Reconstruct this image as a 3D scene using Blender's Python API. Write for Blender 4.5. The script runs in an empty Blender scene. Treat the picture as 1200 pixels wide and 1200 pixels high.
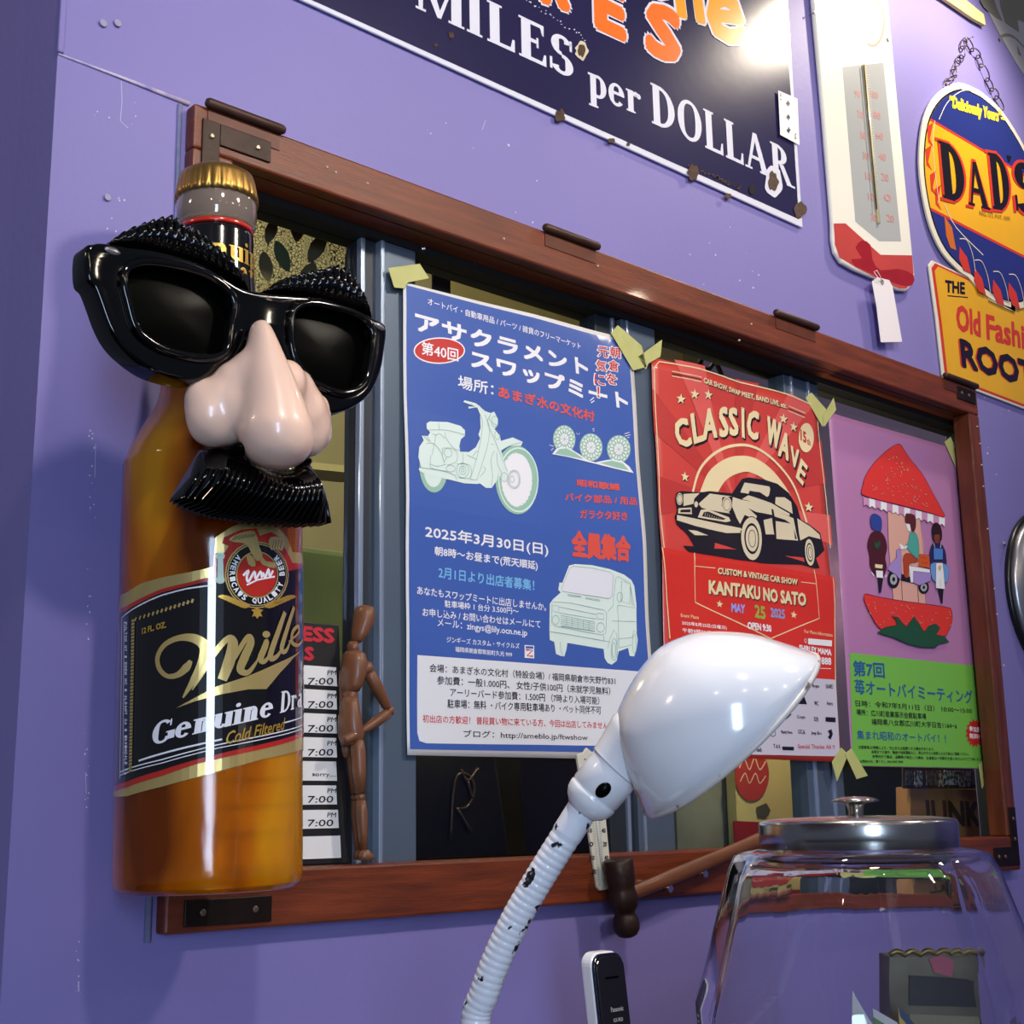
import bpy, bmesh, math, random
from mathutils import Vector, Matrix
from mathutils.geometry import tessellate_polygon
random.seed(7)
PI=math.pi
COL=bpy.context.scene.collection
SC=bpy.context.scene
# ---------------------------------------------------------------- camera
FPX,YAW,PIT,ROL=1611.4,0.7376,0.2172,-0.0167
CAM=Vector((0,-1.31,1.5))
_F=Vector((math.sin(YAW)*math.cos(PIT),math.cos(YAW)*math.cos(PIT),math.sin(PIT)))
_R0=Vector((math.cos(YAW),-math.sin(YAW),0)); _U0=_R0.cross(_F)
_R=_R0*math.cos(ROL)+_U0*math.sin(ROL); _U=-_R0*math.sin(ROL)+_U0*math.cos(ROL)
cd=bpy.data.cameras.new('camera'); cam=bpy.data.objects.new('camera',cd); COL.objects.link(cam)
cd.sensor_width=36; cd.lens=36*FPX/1200; cd.clip_start=.02
m=Matrix((_R,_U,-_F)).transposed().to_4x4(); m.translation=CAM; cam.matrix_world=m
SC.camera=cam
# ---------------------------------------------------------------- world, lights, exposure
SC.view_settings.view_transform='Standard'; SC.view_settings.look='None'
SC.view_settings.gamma=1; SC.view_settings.use_curve_mapping=False
SC.view_settings.exposure=0.14
SC.cycles.use_denoising=True
SC.cycles.max_bounces=10; SC.cycles.transmission_bounces=10; SC.cycles.transparent_max_bounces=16
SC.cycles.caustics_refractive=True; SC.cycles.blur_glossy=.6; SC.cycles.caustics_reflective=False
SC.cycles.sample_clamp_indirect=4
w=bpy.data.worlds.new('world'); SC.world=w; w.use_nodes=True
w.node_tree.nodes['Background'].inputs[0].default_value=(.55,.62,.9,1)
w.node_tree.nodes['Background'].inputs[1].default_value=.13
def light(name,typ,loc,power,col,size=.1,aim=None,spot=60,sy=None,blend=.5):
    l=bpy.data.lights.new(name,typ); o=bpy.data.objects.new(name,l); COL.objects.link(o)
    o.location=loc; l.energy=power; l.color=col
    if typ=='AREA':
        l.size=size
        if sy: l.shape='RECTANGLE'; l.size_y=sy
    else: l.shadow_soft_size=size
    if typ=='SPOT': l.spot_size=math.radians(spot); l.spot_blend=blend
    if aim: o.rotation_euler=(Vector(aim)-Vector(loc)).to_track_quat('-Z','Y').to_euler()
    return o
light('sign_spot','SPOT',(2.42,-.42,3.27),36,(1,.87,.7),.035,(2.3,0,2.75),110,blend=1)
light('key_spot','SPOT',(1.7,-1.7,3.05),70,(1,.88,.74),.09,(1.25,0,2.15),80,blend=1)
light('fill_spot','SPOT',(.3,-1.7,3.0),70,(1,.88,.76),.07,(1.1,0,2.45),90,blend=1)
light('shop_window_light','AREA',(-1.25,-3.45,1.8),58,(.56,.74,1),.5,(.7,0,1.75),sy=1.6)
for i,(x,y) in enumerate([(-.4,-2.9),(.5,-3.3),(1.4,-3.2),(2.4,-2.8),(-1.2,-2.0),(3.1,-1.6)]):
    light('ceiling_bulb','POINT',(x,y,3.1),5,(1,.85,.65),.035)
light('counter_spot','SPOT',(.72,-.72,3.15),85,(1,.93,.86),.05,(.84,-.60,1.3),34,blend=.7)
light('back_room_bulb','POINT',(1.6,1.3,3.2),13,(1,.86,.62),.05)  # added fill, unseen, brightens the upper walls of the back room
light('hall_lamp','POINT',(-1.3,.5,2.9),16,(1,.7,.55),.08)  # added warm fill for the left return wall, no visible source
for x,z,e in ((1.95,1.86,5.5),(1.25,1.72,1.0),(.80,1.93,.35)): light('sash_lamp','POINT',(x,.046,z),e,(1,.86,.62),.02)  # added fills behind posters and bottle, to light what is behind the panes
light('back_room_light','AREA',(1.7,.5,3.2),26,(1,.86,.6),.6,(1.9,1.9,2.2))
# ---------------------------------------------------------------- helpers
def lin(h):
    h=h.lstrip('#'); v=[int(h[i:i+2],16)/255 for i in (0,2,4)]
    return tuple(c/12.92 if c<=.04045 else ((c+.055)/1.055)**2.4 for c in v)+(1,)
MATS={}
def M(name,hexc,rough=.5,metal=0,var=0,vs=8,stretch=None,bump=0,bs=60,coat=0,trans=0,ior=1.5,spec=.5,hex2=None,thresh=None,sss=0,emit=0):
    if name in MATS: return MATS[name]
    mt=bpy.data.materials.new(name); mt.use_nodes=True; MATS[name]=mt
    nt=mt.node_tree; b=nt.nodes['Principled BSDF']; I=b.inputs
    c=lin(hexc); mt.diffuse_color=c
    I['Base Color'].default_value=c; I['Roughness'].default_value=rough; I['Metallic'].default_value=metal
    I['Coat Weight'].default_value=coat; I['Coat Roughness'].default_value=.05
    I['Transmission Weight'].default_value=trans; I['IOR'].default_value=ior; I['Specular IOR Level'].default_value=spec
    if emit: I['Emission Color'].default_value=c; I['Emission Strength'].default_value=emit
    if sss: I['Subsurface Weight'].default_value=sss; I['Subsurface Radius'].default_value=(.02,.01,.006); I['Subsurface Scale'].default_value=.5
    tc=nt.nodes.new('ShaderNodeTexCoord'); mp=nt.nodes.new('ShaderNodeMapping')
    nt.links.new(tc.outputs['Object'],mp.inputs[0])
    if stretch: mp.inputs['Scale'].default_value=stretch
    if var or hex2:
        n=nt.nodes.new('ShaderNodeTexNoise'); n.inputs['Scale'].default_value=vs; n.inputs['Detail'].default_value=5
        nt.links.new(mp.outputs[0],n.inputs[0])
        r=nt.nodes.new('ShaderNodeValToRGB'); nt.links.new(n.outputs[0],r.inputs[0])
        if hex2:
            t=thresh or (.4,.6)
            r.color_ramp.elements[0].position=t[0]; r.color_ramp.elements[1].position=t[1]
            r.color_ramp.elements[0].color=c; r.color_ramp.elements[1].color=lin(hex2)
        else:
            r.color_ramp.elements[0].position=.3; r.color_ramp.elements[1].position=.7
            r.color_ramp.elements[0].color=tuple(x*(1-var) for x in c[:3])+(1,)
            r.color_ramp.elements[1].color=tuple(min(1,x*(1+var)) for x in c[:3])+(1,)
        nt.links.new(r.outputs[0],I['Base Color'])
    if bump:
        n2=nt.nodes.new('ShaderNodeTexNoise'); n2.inputs['Scale'].default_value=bs; n2.inputs['Detail'].default_value=4
        nt.links.new(mp.outputs[0],n2.inputs[0])
        bp=nt.nodes.new('ShaderNodeBump'); bp.inputs['Strength'].default_value=bump; bp.inputs['Distance'].default_value=.01
        nt.links.new(n2.outputs[0],bp.inputs['Height']); nt.links.new(bp.outputs[0],I['Normal'])
    return mt
def thing(name,label,cat,loc,group=None):
    o=bpy.data.objects.new(name,None); COL.objects.link(o); o.location=loc; o.empty_display_size=.02
    o['label']=label; o['category']=cat
    if group: o['group']=group
    return o
def tag(o,label=None,cat=None,group=None,kind=None):
    if label: o['label']=label
    if cat: o['category']=cat
    if group: o['group']=group
    if kind: o['kind']=kind
    return o
def rootpos(p):
    v=Vector((0,0,0))
    while p: v+=p.location; p=p.parent
    return v
def mk(name,verts,faces,mats,parent=None,fm=None,smooth=False,weld=False):
    """mesh object authored in world coordinates; origin moved to its parent or to its own base"""
    verts=[Vector(v) for v in verts]
    if parent: base=rootpos(parent); 
    else:
        lo=Vector([min(v[i] for v in verts) for i in range(3)]); hi=Vector([max(v[i] for v in verts) for i in range(3)])
        base=Vector(((lo.x+hi.x)/2,(lo.y+hi.y)/2,lo.z))
    me=bpy.data.meshes.new(name); me.from_pydata([v-base for v in verts],[],[tuple(f) for f in faces]); 
    if not isinstance(mats,(list,tuple)): mats=[mats]
    for q in mats: me.materials.append(q)
    if fm: me.polygons.foreach_set('material_index',fm)
    if smooth: me.polygons.foreach_set('use_smooth',[True]*len(me.polygons))
    me.update()
    o=bpy.data.objects.new(name,me); COL.objects.link(o)
    if parent: o.parent=parent
    else: o.location=base
    return o
def bmk(name,bm,mats,parent=None,smooth=False,norm=True):
    if norm: bmesh.ops.recalc_face_normals(bm,faces=bm.faces)
    bm.verts.index_update()
    v=[q.co.copy() for q in bm.verts]; f=[[q.index for q in p.verts] for p in bm.faces]; fm=[p.material_index for p in bm.faces]
    bm.free(); return mk(name,v,f,mats,parent,fm,smooth)
def bevelmod(o,wd=.002,seg=2,ang=35):
    md=o.modifiers.new('bevel','BEVEL'); md.width=wd; md.segments=seg; md.limit_method='ANGLE'; md.angle_limit=math.radians(ang); return o
def box_bm(bm,x0,x1,y0,y1,z0,z1):
    r=bmesh.ops.create_cube(bm,size=1)['verts']
    for v in r: v.co=Vector(((x0+x1)/2+v.co.x*(x1-x0),(y0+y1)/2+v.co.y*(y1-y0),(z0+z1)/2+v.co.z*(z1-z0)))
    return r
def box(name,x0,x1,y0,y1,z0,z1,mat,parent=None,bev=0):
    bm=bmesh.new(); box_bm(bm,x0,x1,y0,y1,z0,z1); o=bmk(name,bm,mat,parent)
    if bev: bevelmod(o,bev)
    return o
def frame_of(axis):
    a=Vector(axis).normalized(); t=Vector((0,0,1)) if abs(a.z)<.9 else Vector((1,0,0))
    u=a.cross(t).normalized(); return u,a.cross(u),a
def tube_geo(pts,rads,seg=16,caps=True,closed=False):
    pts=[Vector(p) for p in pts]; n=len(pts); V=[];Fc=[]
    if not isinstance(rads,(list,tuple)): rads=[rads]*n
    u=None
    for i,p in enumerate(pts):
        if closed: d=pts[(i+1)%n]-pts[i-1]
        else: d=pts[min(i+1,n-1)]-pts[max(i-1,0)]
        d.normalize()
        if u is None: u,_,_=frame_of(d)
        u=(u-d*u.dot(d)).normalized(); v=d.cross(u)
        for k in range(seg):
            a=2*PI*k/seg; V.append(p+(u*math.cos(a)+v*math.sin(a))*rads[i])
    rng=range(n) if closed else range(n-1)
    for i in rng:
        j=(i+1)%n
        for k in range(seg):
            l=(k+1)%seg; Fc.append((i*seg+k,i*seg+l,j*seg+l,j*seg+k))
    if caps and not closed:
        Fc.append(tuple(range(seg))[::-1]); Fc.append(tuple((n-1)*seg+k for k in range(seg)))
    return V,Fc
def tube(name,pts,rads,mat,parent=None,seg=16,closed=False,smooth=True):
    V,Fc=tube_geo(pts,rads,seg,True,closed); return mk(name,V,Fc,mat,parent,smooth=smooth)
def lathe(name,prof,origin,axis,mat,parent=None,seg=48,rfun=None,smooth=True):
    u,v,a=frame_of(axis); O=Vector(origin); V=[];Fc=[]
    for (r,h) in prof:
        for k in range(seg):
            t=2*PI*k/seg; rr=r*(rfun(t,h) if rfun else 1); V.append(O+a*h+(u*math.cos(t)+v*math.sin(t))*rr)
    for i in range(len(prof)-1):
        for k in range(seg):
            l=(k+1)%seg; Fc.append((i*seg+k,i*seg+l,(i+1)*seg+l,(i+1)*seg+k))
    if prof[0][0]>1e-6: Fc.append(tuple(range(seg))[::-1])
    if prof[-1][0]>1e-6: Fc.append(tuple((len(prof)-1)*seg+k for k in range(seg)))
    bm=bmesh.new(); vs=[bm.verts.new(x) for x in V]
    for f in Fc: bm.faces.new([vs[i] for i in f])
    bmesh.ops.remove_doubles(bm,verts=bm.verts,dist=1e-6)
    return bmk(name,bm,mat,parent,smooth)
def autosmooth(o,ang=40):
    me=o.data
    me.polygons.foreach_set('use_smooth',[True]*len(me.polygons))
    bm=bmesh.new(); bm.from_mesh(me)
    for e in bm.edges:
        if len(e.link_faces)==2 and e.calc_face_angle(0)>math.radians(ang): e.smooth=False
    bm.to_mesh(me); bm.free(); return o
def crom(p,n=6,closed=False):
    P=[Vector(q) for q in p]; N=len(P); out=[]
    for i in (range(N) if closed else range(N-1)):
        a,b,c,d=(P[(i-1)%N],P[i],P[(i+1)%N],P[(i+2)%N]) if closed else (P[max(i-1,0)],P[i],P[i+1],P[min(i+2,N-1)])
        for k in range(n):
            t=k/n; out.append(.5*((2*b)+(c-a)*t+(2*a-5*b+4*c-d)*t*t+(3*b-a-3*c+d)*t**3))
    if not closed: out.append(P[-1])
    return out
def ray(px,py): return (_F*FPX+_R*(px-600)-_U*(py-600)).normalized()
def on_y(px,py,y):
    d=ray(px,py); return CAM+d*((y-CAM.y)/d.y)
def at_depth(px,py,dep):
    d=ray(px,py); return CAM+d*(dep/d.dot(_F))
def pts_y(L,y): return [on_y(a,b,y) for a,b in L]
# slab: closed outline (world points on a plane y=const) extruded backwards
def slab(name,pts,thick,mat,parent=None,bev=0,seg=2):
    bm=bmesh.new(); n=len(pts); a=[bm.verts.new(p) for p in pts]; b=[bm.verts.new(Vector(p)+Vector((0,thick,0))) for p in pts]
    bm.faces.new(a); bm.faces.new(b[::-1])
    for i in range(n): bm.faces.new((a[i],b[i],b[(i+1)%n],a[(i+1)%n]))
    o=bmk(name,bm,mat,parent)
    if bev: bevelmod(o,bev,seg)
    return o
# ---------------------------------------------------------------- flat print on surfaces
LAY=.00022
class Flat:
    def __init__(s,y,g=None): s.y=y; s.g=g
    def hit(s,px,py): p=on_y(px,py,s.y); return Vector((p.x,p.z))
    def place(s,a,b,off): return Vector((a,s.y-off-(s.g(a,b) if s.g else 0),b))
class Cyl:
    def __init__(s,O,axis,r): s.O=Vector(O); s.a=Vector(axis).normalized(); s.f=(Vector((0,-1,0))-s.a*Vector((0,-1,0)).dot(s.a)).normalized(); s.sd=s.a.cross(s.f)*1; s.r=r
    def hit(s,px,py):
        d=ray(px,py); o=CAM-s.O; L=lambda v:(v.dot(s.f),v.dot(s.sd),v.dot(s.a))
        of,os_,oa=L(o); df,ds,da=L(d); A=df*df+ds*ds; B=of*df+os_*ds; Cc=of*of+os_*os_-s.r**2
        D=B*B-A*Cc
        if D<0: t=-B/A
        else: t=(-B-math.sqrt(D))/A
        f,sd=of+t*df,os_+t*ds
        return Vector((math.atan2(sd,f)*s.r,oa+t*da))
    def place(s,a,b,off):
        t=a/s.r; return s.O+s.a*b+(s.f*math.cos(t)+s.sd*math.sin(t))*(s.r+off)
_tc={}
def text2d(s,bold=0,res=2):
    k=(s,bold,res)
    if k in _tc: return _tc[k]
    cu=bpy.data.curves.new('t','FONT'); cu.body=s; cu.resolution_u=res; cu.offset=bold; cu.fill_mode='FRONT'
    ob=bpy.data.objects.new('t',cu); me=ob.to_mesh()
    V=[(v.co.x,v.co.y) for v in me.vertices]; T=[tuple(p.vertices) for p in me.polygons]
    ob.to_mesh_clear(); bpy.data.objects.remove(ob); bpy.data.curves.remove(cu)
    if not V: V=[(0,0),(1,0),(1,1)];T=[]
    x0=min(v[0] for v in V);x1=max(v[0] for v in V);y0=min(v[1] for v in V);y1=max(v[1] for v in V)
    V=[((x-x0)/max(1e-6,x1-x0),(y-y0)/max(1e-6,y1-y0)) for x,y in V]
    _tc[k]=(V,T); return V,T
class Art:
    def __init__(s,surf,parent,base=1,zoom=(0,0,1)):
        s.s=surf; s.p=parent; s.base=base; s.z=zoom; s.d={}; s.cut=None; s.lay=0; s.name='print'
    def P(s,p): return s.s.hit(s.z[0]+p[0]/s.z[2],s.z[1]+p[1]/s.z[2])
    def add(s,mat,V,T,cut=False,lay=None):
        l=s.lay if lay is None else lay
        k=(s.name,mat.name,l,cut); D=s.d.setdefault(k,([],[])); n=len(D[0])
        D[0].extend(V); D[1].extend(tuple(i+n for i in t) for t in T)
    def rawpoly(s,mat,Q,cut=True,lay=None):
        T=tessellate_polygon([[Vector((q[0],q[1],0)) for q in Q]]); s.add(mat,Q,T,cut,lay)
    def poly(s,mat,pts,smooth=0,cut=True,lay=None):
        Q=[s.P(p) for p in pts]
        if smooth: Q=crom(Q,smooth,True)
        s.rawpoly(mat,Q,cut,lay)
    def line(s,mat,pts,w,closed=False,smooth=0,lay=None,cut=True):
        """w in millimetres, a number or one per point"""
        Q=[s.P(p) for p in pts]; ws=list(w) if isinstance(w,(list,tuple)) else [w]*len(Q)
        if smooth:
            Q=crom(Q,smooth,closed); m=len(ws); N=len(Q); W=[]
            for i in range(N):
                t=i/smooth; a=int(t)%m; b=(a+1)%m if closed else min(a+1,m-1); W.append(ws[a]+(ws[b]-ws[a])*(t-int(t)))
            ws=W
        s.ribbon(mat,Q,[x/1000 for x in ws],closed,lay,cut)
    def ribbon(s,mat,Q,ws,closed=False,lay=None,cut=True):
        n=len(Q); V=[];T=[]
        for i in range(n):
            d=(Q[(i+1)%n]-Q[i-1]) if closed else (Q[min(i+1,n-1)]-Q[max(i-1,0)])
            if d.length<1e-9: d=Vector((1,0))
            d.normalize(); nn=Vector((-d[1],d[0]))*ws[i]/2; V+= [Q[i]+nn,Q[i]-nn]
        for i in range(n if closed else n-1):
            j=(i+1)%n; T+=[(2*i,2*i+1,2*j+1),(2*i,2*j+1,2*j)]
        s.add(mat,V,T,cut,lay)
    def ell(s,mat,c,rx,ry,n=28,lay=None,a0=0,a1=2*PI,cut=True):
        """rx, ry in zoomed photo pixels"""
        full=abs(a1-a0-2*PI)<1e-6
        s.poly(mat,[(c[0]+rx*math.cos(a0+(a1-a0)*i/(n if full else n-1)),c[1]+ry*math.sin(a0+(a1-a0)*i/(n if full else n-1))) for i in range(n)],cut=cut,lay=lay)
    def ring(s,mat,c,rx,ry,w,n=32,lay=None,a0=0,a1=2*PI):
        full=abs(a1-a0-2*PI)<1e-6
        s.line(mat,[(c[0]+rx*math.cos(a0+(a1-a0)*i/(n if full else n-1)),c[1]+ry*math.sin(a0+(a1-a0)*i/(n if full else n-1))) for i in range(n)],w,full,lay=lay)
    def text(s,mat,t,bl,br,h,bold=0,shear=0,lay=None,cut=False,res=2,up=None):
        A=s.P(bl); B=s.P(br); H=(s.P((bl[0],bl[1]-h))-A)
        if up is None: H=Vector((0,H.length)) if isinstance(s.s,Flat) else H
        else: H=s.P((bl[0]+up[0],bl[1]+up[1]))-A
        X=B-A; V,T=text2d(t,0,res); e=bold*H.length*.9; Xn=X.normalized(); Hn=H.normalized()
        A=A+Xn*e+Hn*e; X=X-Xn*2*e; H=H-Hn*2*e
        l0=s.lay if lay is None else lay
        for j_,(a,b) in enumerate(((0,0),) if not bold else ((-1,0),(1,0),(0,1),(0,-1)) if bold<.03 else ((-1,-1),(1,1),(-1,1),(1,-1),(0,0)) if bold<.055 else [(math.cos(k_*PI/5),math.sin(k_*PI/5)) for k_ in range(10)]+[(.5,.5),(-.5,.5),(.5,-.5),(-.5,-.5)]):
            lay=l0+j_*.06
            q=A+Xn*a*e+Hn*b*e
            s.add(mat,[q+X*(x)+H*y+X.normalized()*(shear*H.length*y) for x,y in V],T,cut,lay)
    def glyphs(s,mat,G,bl,br,h,shear=0,lay=None,cut=True,grow=0):
        A=s.P(bl); B=s.P(br); H=Vector((0,(s.P((bl[0],bl[1]-h))-A).length)); polys,W=G; X=(B-A)/W
        l0=s.lay if lay is None else lay
        for j_,q in enumerate(polys):
            lay=l0+(j_%12)*.05
            Q=[A+X*(x+shear*y)+H*y for x,y in q]
            s.rawpoly(mat,Q,cut,lay)
    def build(s,step=None):
        by={}
        for (nm,mn,l,cut),(V,T) in s.d.items():
            if not T: continue
            if cut and step:
                bm=bmesh.new(); vs=[bm.verts.new((v[0],v[1],0)) for v in V]
                for t in T:
                    try: bm.faces.new([vs[i] for i in t])
                    except ValueError: pass
                xs=[v[0] for v in V]; zs=[v[1] for v in V]
                for ax,(lo,hi) in ((0,(min(xs),max(xs))),(1,(min(zs),max(zs)))):
                    st=step[ax]
                    if not st: continue
                    k=math.floor(lo/st)+1
                    while k*st<hi:
                        co=[0,0,0]; no=[0,0,0]; co[ax]=k*st; no[ax]=1
                        bmesh.ops.bisect_plane(bm,geom=bm.verts[:]+bm.edges[:]+bm.faces[:],plane_co=co,plane_no=no,dist=1e-7); k+=1
                bm.verts.index_update(); V=[(v.co.x,v.co.y) for v in bm.verts]; T=[tuple(v.index for v in f.verts) for f in bm.faces]; bm.free()
            D=by.setdefault(nm,([],[],[],[])); n=len(D[0])
            if mn not in D[3]: D[3].append(mn)
            mi=D[3].index(mn)
            D[0].extend(s.s.place(v[0],v[1],(s.base+l)*LAY) for v in V); D[1].extend(tuple(i+n for i in t) for t in T); D[2].extend([mi]*len(T))
        out={}
        for nm,(V,Fc,fm,mn) in by.items():
            o=mk(nm.split('#')[0],V,Fc,[MATS[q] for q in mn],s.p,fm); out[nm]=o
        return out
# stressed serif letters, unit height
def serif(word,track=.08,bold=1.0):
    P=[];x=0
    tk=.17*bold; tn=.07*bold; sf=.055; so=.06
    def rect(a,b,c,d): P.append([(x+a,b),(x+c,b),(x+c,d),(x+a,d)])
    def quad(*q): P.append([(x+a,b) for a,b in q])
    def arc(cx,cy,rx,ry,a0,a1,wm,wx,n=18):
        o=[];i_=[]
        for k in range(n+1):
            t=math.radians(a0+(a1-a0)*k/n); w_=wm+(wx-wm)*abs(math.cos(t))
            o.append((x+cx+rx*math.cos(t),cy+ry*math.sin(t))); i_.append((x+cx+(rx-w_)*math.cos(t),cy+(ry-wm)*math.sin(t)))
        for k in range(n): P.append([o[k],o[k+1],i_[k+1],i_[k]])
    def stem(a,h0=0,h1=1,w_=None,s0=1,s1=1):
        w_=w_ or tk; rect(a,h0,a+w_,h1)
        if s0: rect(a-so,h0,a+w_+so,h0+sf)
        if s1: rect(a-so,h1-sf,a+w_+so,h1)
    for ch in word:
        if ch==' ': x+=.4; continue
        if ch=='I': stem(.07); W=.07*2+tk
        elif ch=='L': stem(.07); rect(.07,0,.6,tn); quad((.52,0),(.64,0),(.64,.3),(.59,.3)); W=.64
        elif ch=='E':
            stem(.07); rect(.07,0,.62,tn); rect(.07,1-tn,.58,1); rect(.2,.47,.46,.47+tn); quad((.54,0),(.66,0),(.66,.28),(.61,.28)); quad((.5,1),(.61,1),(.61,.74),(.57,.74)); rect(.43,.38,.48,.63); W=.66
        elif ch=='M':
            stem(.05,0,1,tn); quad((.02,1),(.24,1),(.52,.12),(.44,0)); quad((.76,1),(.82,1),(.52,.0),(.44,.0)); stem(.74,0,1,tk); W=.98
        elif ch=='S':
            arc(.3,.74,.26,.26,20,270,tn,tk*.9); arc(.3,.26,.28,.26,-160,90,tn,tk*.9); rect(.5,.68,.56,.95); rect(.0,.05,.06,.34); W=.6
        elif ch=='D': stem(.07); arc(.26,.5,.5,.5,-90,90,tn,tk); rect(.07,0,.3,tn); rect(.07,1-tn,.3,1); W=.78
        elif ch=='O': arc(.4,.5,.4,.51,0,360,tn,tk,30); W=.8
        elif ch=='G': arc(.4,.5,.4,.51,45,325,tn,tk,24); rect(.62,.1,.62+tk,.45); rect(.55,.4,.86,.46); rect(.66,.68,.72,.96); W=.84
        elif ch=='A': quad((.32,1),(.46,1),(.82,0),(.6,0)); quad((.32,1),(.42,.9),(.14,0),(.06,0)); rect(.2,.3,.6,.3+tn); rect(-.02,0,.24,sf); rect(.52,0,.9,sf); W=.88
        elif ch=='R': stem(.07); arc(.26,.74,.36,.26,-90,90,tn,tk); rect(.07,1-tn,.3,1); rect(.07,.48,.3,.48+tn); quad((.3,.5),(.48,.5),(.78,0),(.58,0)); rect(.56,0,.88,sf); W=.86
        elif ch=='n': stem(.07,0,.66,tk*.9,1,0); rect(0,.6,.2,.66); arc(.36,.4,.2,.26,0,150,tn,tk*.9); rect(.56-tk*.9,0,.56,.42); rect(.5-tk*.9,0,.62,sf); W=.62
        elif ch=='u': rect(.07,.22,.07+tk*.9,.66); rect(0,.6,.2,.66); arc(.3,.26,.23,.26,180,330,tn,tk*.9); stem(.44,0,.66,tk*.9,0,0); rect(.38,.6,.58,.66); rect(.5,0,.66,sf); W=.64
        elif ch=='i': stem(.07,0,.66,tk*.9,1,0); rect(0,.6,.2,.66); arc(.15,.86,.09,.09,0,360,.085,.085); W=.3
        elif ch=='e': arc(.28,.33,.28,.34,0,320,tn,tk*.85,22); rect(.1,.33,.54,.33+tn); W=.57
        elif ch=='r': stem(.07,0,.66,tk*.9,1,0); rect(0,.6,.2,.66); arc(.36,.42,.16,.24,40,150,tn,tk*.8); arc(.46,.56,.08,.08,0,360,.075,.075); W=.52
        elif ch=='p': stem(.07,-.3,.66,tk*.9,1,0); rect(0,.6,.2,.66); arc(.32,.33,.3,.34,-130,130,tn,tk*.9); W=.64
        elif ch=='a': arc(.26,.2,.22,.2,0,360,tn,tk*.85); arc(.3,.45,.2,.21,0,150,tn,tk*.8); rect(.5-tk*.9,0,.5,.46); rect(.45,0,.62,sf); W=.6
        elif ch=='f': stem(.1,0,.7,tk*.9,1,0); arc(.32,.74,.22,.26,60,180,tn,tk*.9); rect(0,.58,.4,.64); W=.42
        elif ch=='t': stem(.1,.1,.85,tk*.9,0,0); arc(.32,.16,.22,.16,180,320,tn,tk*.9); rect(0,.58,.4,.64); W=.44
        elif ch=="'": quad((.02,1),(.2,1),(.12,.66),(.06,.66)); W=.2
        else: W=.3
        x+=W+track
    return P,x-track
# ---------------------------------------------------------------- materials
def wall_paint(name,hexc):
    mt=M(name,hexc,.5,var=.05,vs=2.2,bump=.04,bs=90,spec=.35)
    return mt
PURPLE=wall_paint('purple_paint','#827ab9')
MAUVE=wall_paint('purple_paint_side','#827ab9')
WOOD=M('stained_wood','#6e3015',.42,var=.38,vs=7,stretch=(1.2,8,14),bump=.12,bs=40,coat=.15)
WOODV=M('stained_wood_upright','#67301a',.42,var=.38,vs=7,stretch=(14,8,1.2),bump=.12,bs=40,coat=.15)
IRON=M('dark_iron','#2b1f1b',.45,.6,var=.3,vs=30,bump=.1,bs=80)
BARREL=M('hinge_metal','#4a342b',.5,.5,var=.3,vs=40)
STEEL=M('bright_steel','#c9c7c4',.25,1)
ALU=M('anodised_aluminium','#5b6a7c',.38,.35,var=.06,vs=5)
ALUD=M('dark_aluminium','#2f363e',.45,.35)
ALUL=M('aluminium_edge','#b5c6dd',.25,.7)
BLACKP=M('glossy_black_plastic','#040404',.07,spec=.5)
LENS=M('black_lens','#030403',.3,spec=.05)
SKIN=M('skin_plastic','#ecc8b4',.3,sss=.05,coat=.3)
WHITE=M('white_paper','#ecebea',.5)
CREAM=M('cream_print','#ecd9ac',.4)
def glassmat():
    mt=bpy.data.materials.new('window_glass'); mt.use_nodes=True; nt=mt.node_tree; nt.nodes.clear(); MATS['window_glass']=mt
    o=nt.nodes.new('ShaderNodeOutputMaterial'); mx=nt.nodes.new('ShaderNodeMixShader'); t=nt.nodes.new('ShaderNodeBsdfTransparent'); g=nt.nodes.new('ShaderNodeBsdfGlossy'); f=nt.nodes.new('ShaderNodeFresnel')
    f.inputs[0].default_value=1.5; g.inputs['Roughness'].default_value=.01; t.inputs[0].default_value=(.86,.9,.86,1)
    ge=nt.nodes.new('ShaderNodeNewGeometry'); sb=nt.nodes.new('ShaderNodeMath'); sb.operation='SUBTRACT'; sb.inputs[0].default_value=1; nt.links.new(ge.outputs['Backfacing'],sb.inputs[1]); mu=nt.nodes.new('ShaderNodeMath'); mu.operation='MULTIPLY'; nt.links.new(f.outputs[0],mu.inputs[0]); nt.links.new(sb.outputs[0],mu.inputs[1]); nt.links.new(mu.outputs[0],mx.inputs[0]); nt.links.new(t.outputs[0],mx.inputs[1]); nt.links.new(g.outputs[0],mx.inputs[2]); nt.links.new(mx.outputs[0],o.inputs[0]); return mt
GLASS=glassmat()
# ---------------------------------------------------------------- the room
FX0,FX1,FZ0,FZ1=.680,2.345,1.392,2.278      # wooden frame, outer
IX0,IX1,IZ0,IZ1=.731,2.310,1.450,2.225      # wooden frame, opening
WY=-.03                                       # wall surface
RX1=3.9
def struct(o): o['kind']='structure'; return o
bm=bmesh.new()
for (a,b,c,d,e,f) in ((.53,.70,0,3.5,WY,.06),(2.335,RX1,0,3.5,WY,-.014),(2.41,RX1,0,3.5,-.014,.06),(.70,2.335,0,1.41,WY,.06),(.70,2.335,2.26,3.5,WY,.06)): box_bm(bm,a,b,e,f,c,d)
wf=struct(bmk('wall_front',bm,PURPLE))
struct(box('wall_left',.5301,.60,.0601,1.9,0,3.5,MAUVE))
struct(box('wall_inner',.60,RX1,1.9,1.98,0,3.5,M('olive_wall','#8a8263',.8,var=.12,vs=2)))
struct(box('wall_right',RX1,RX1+.08,-4.0,1.98,0,3.5,PURPLE))
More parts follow.
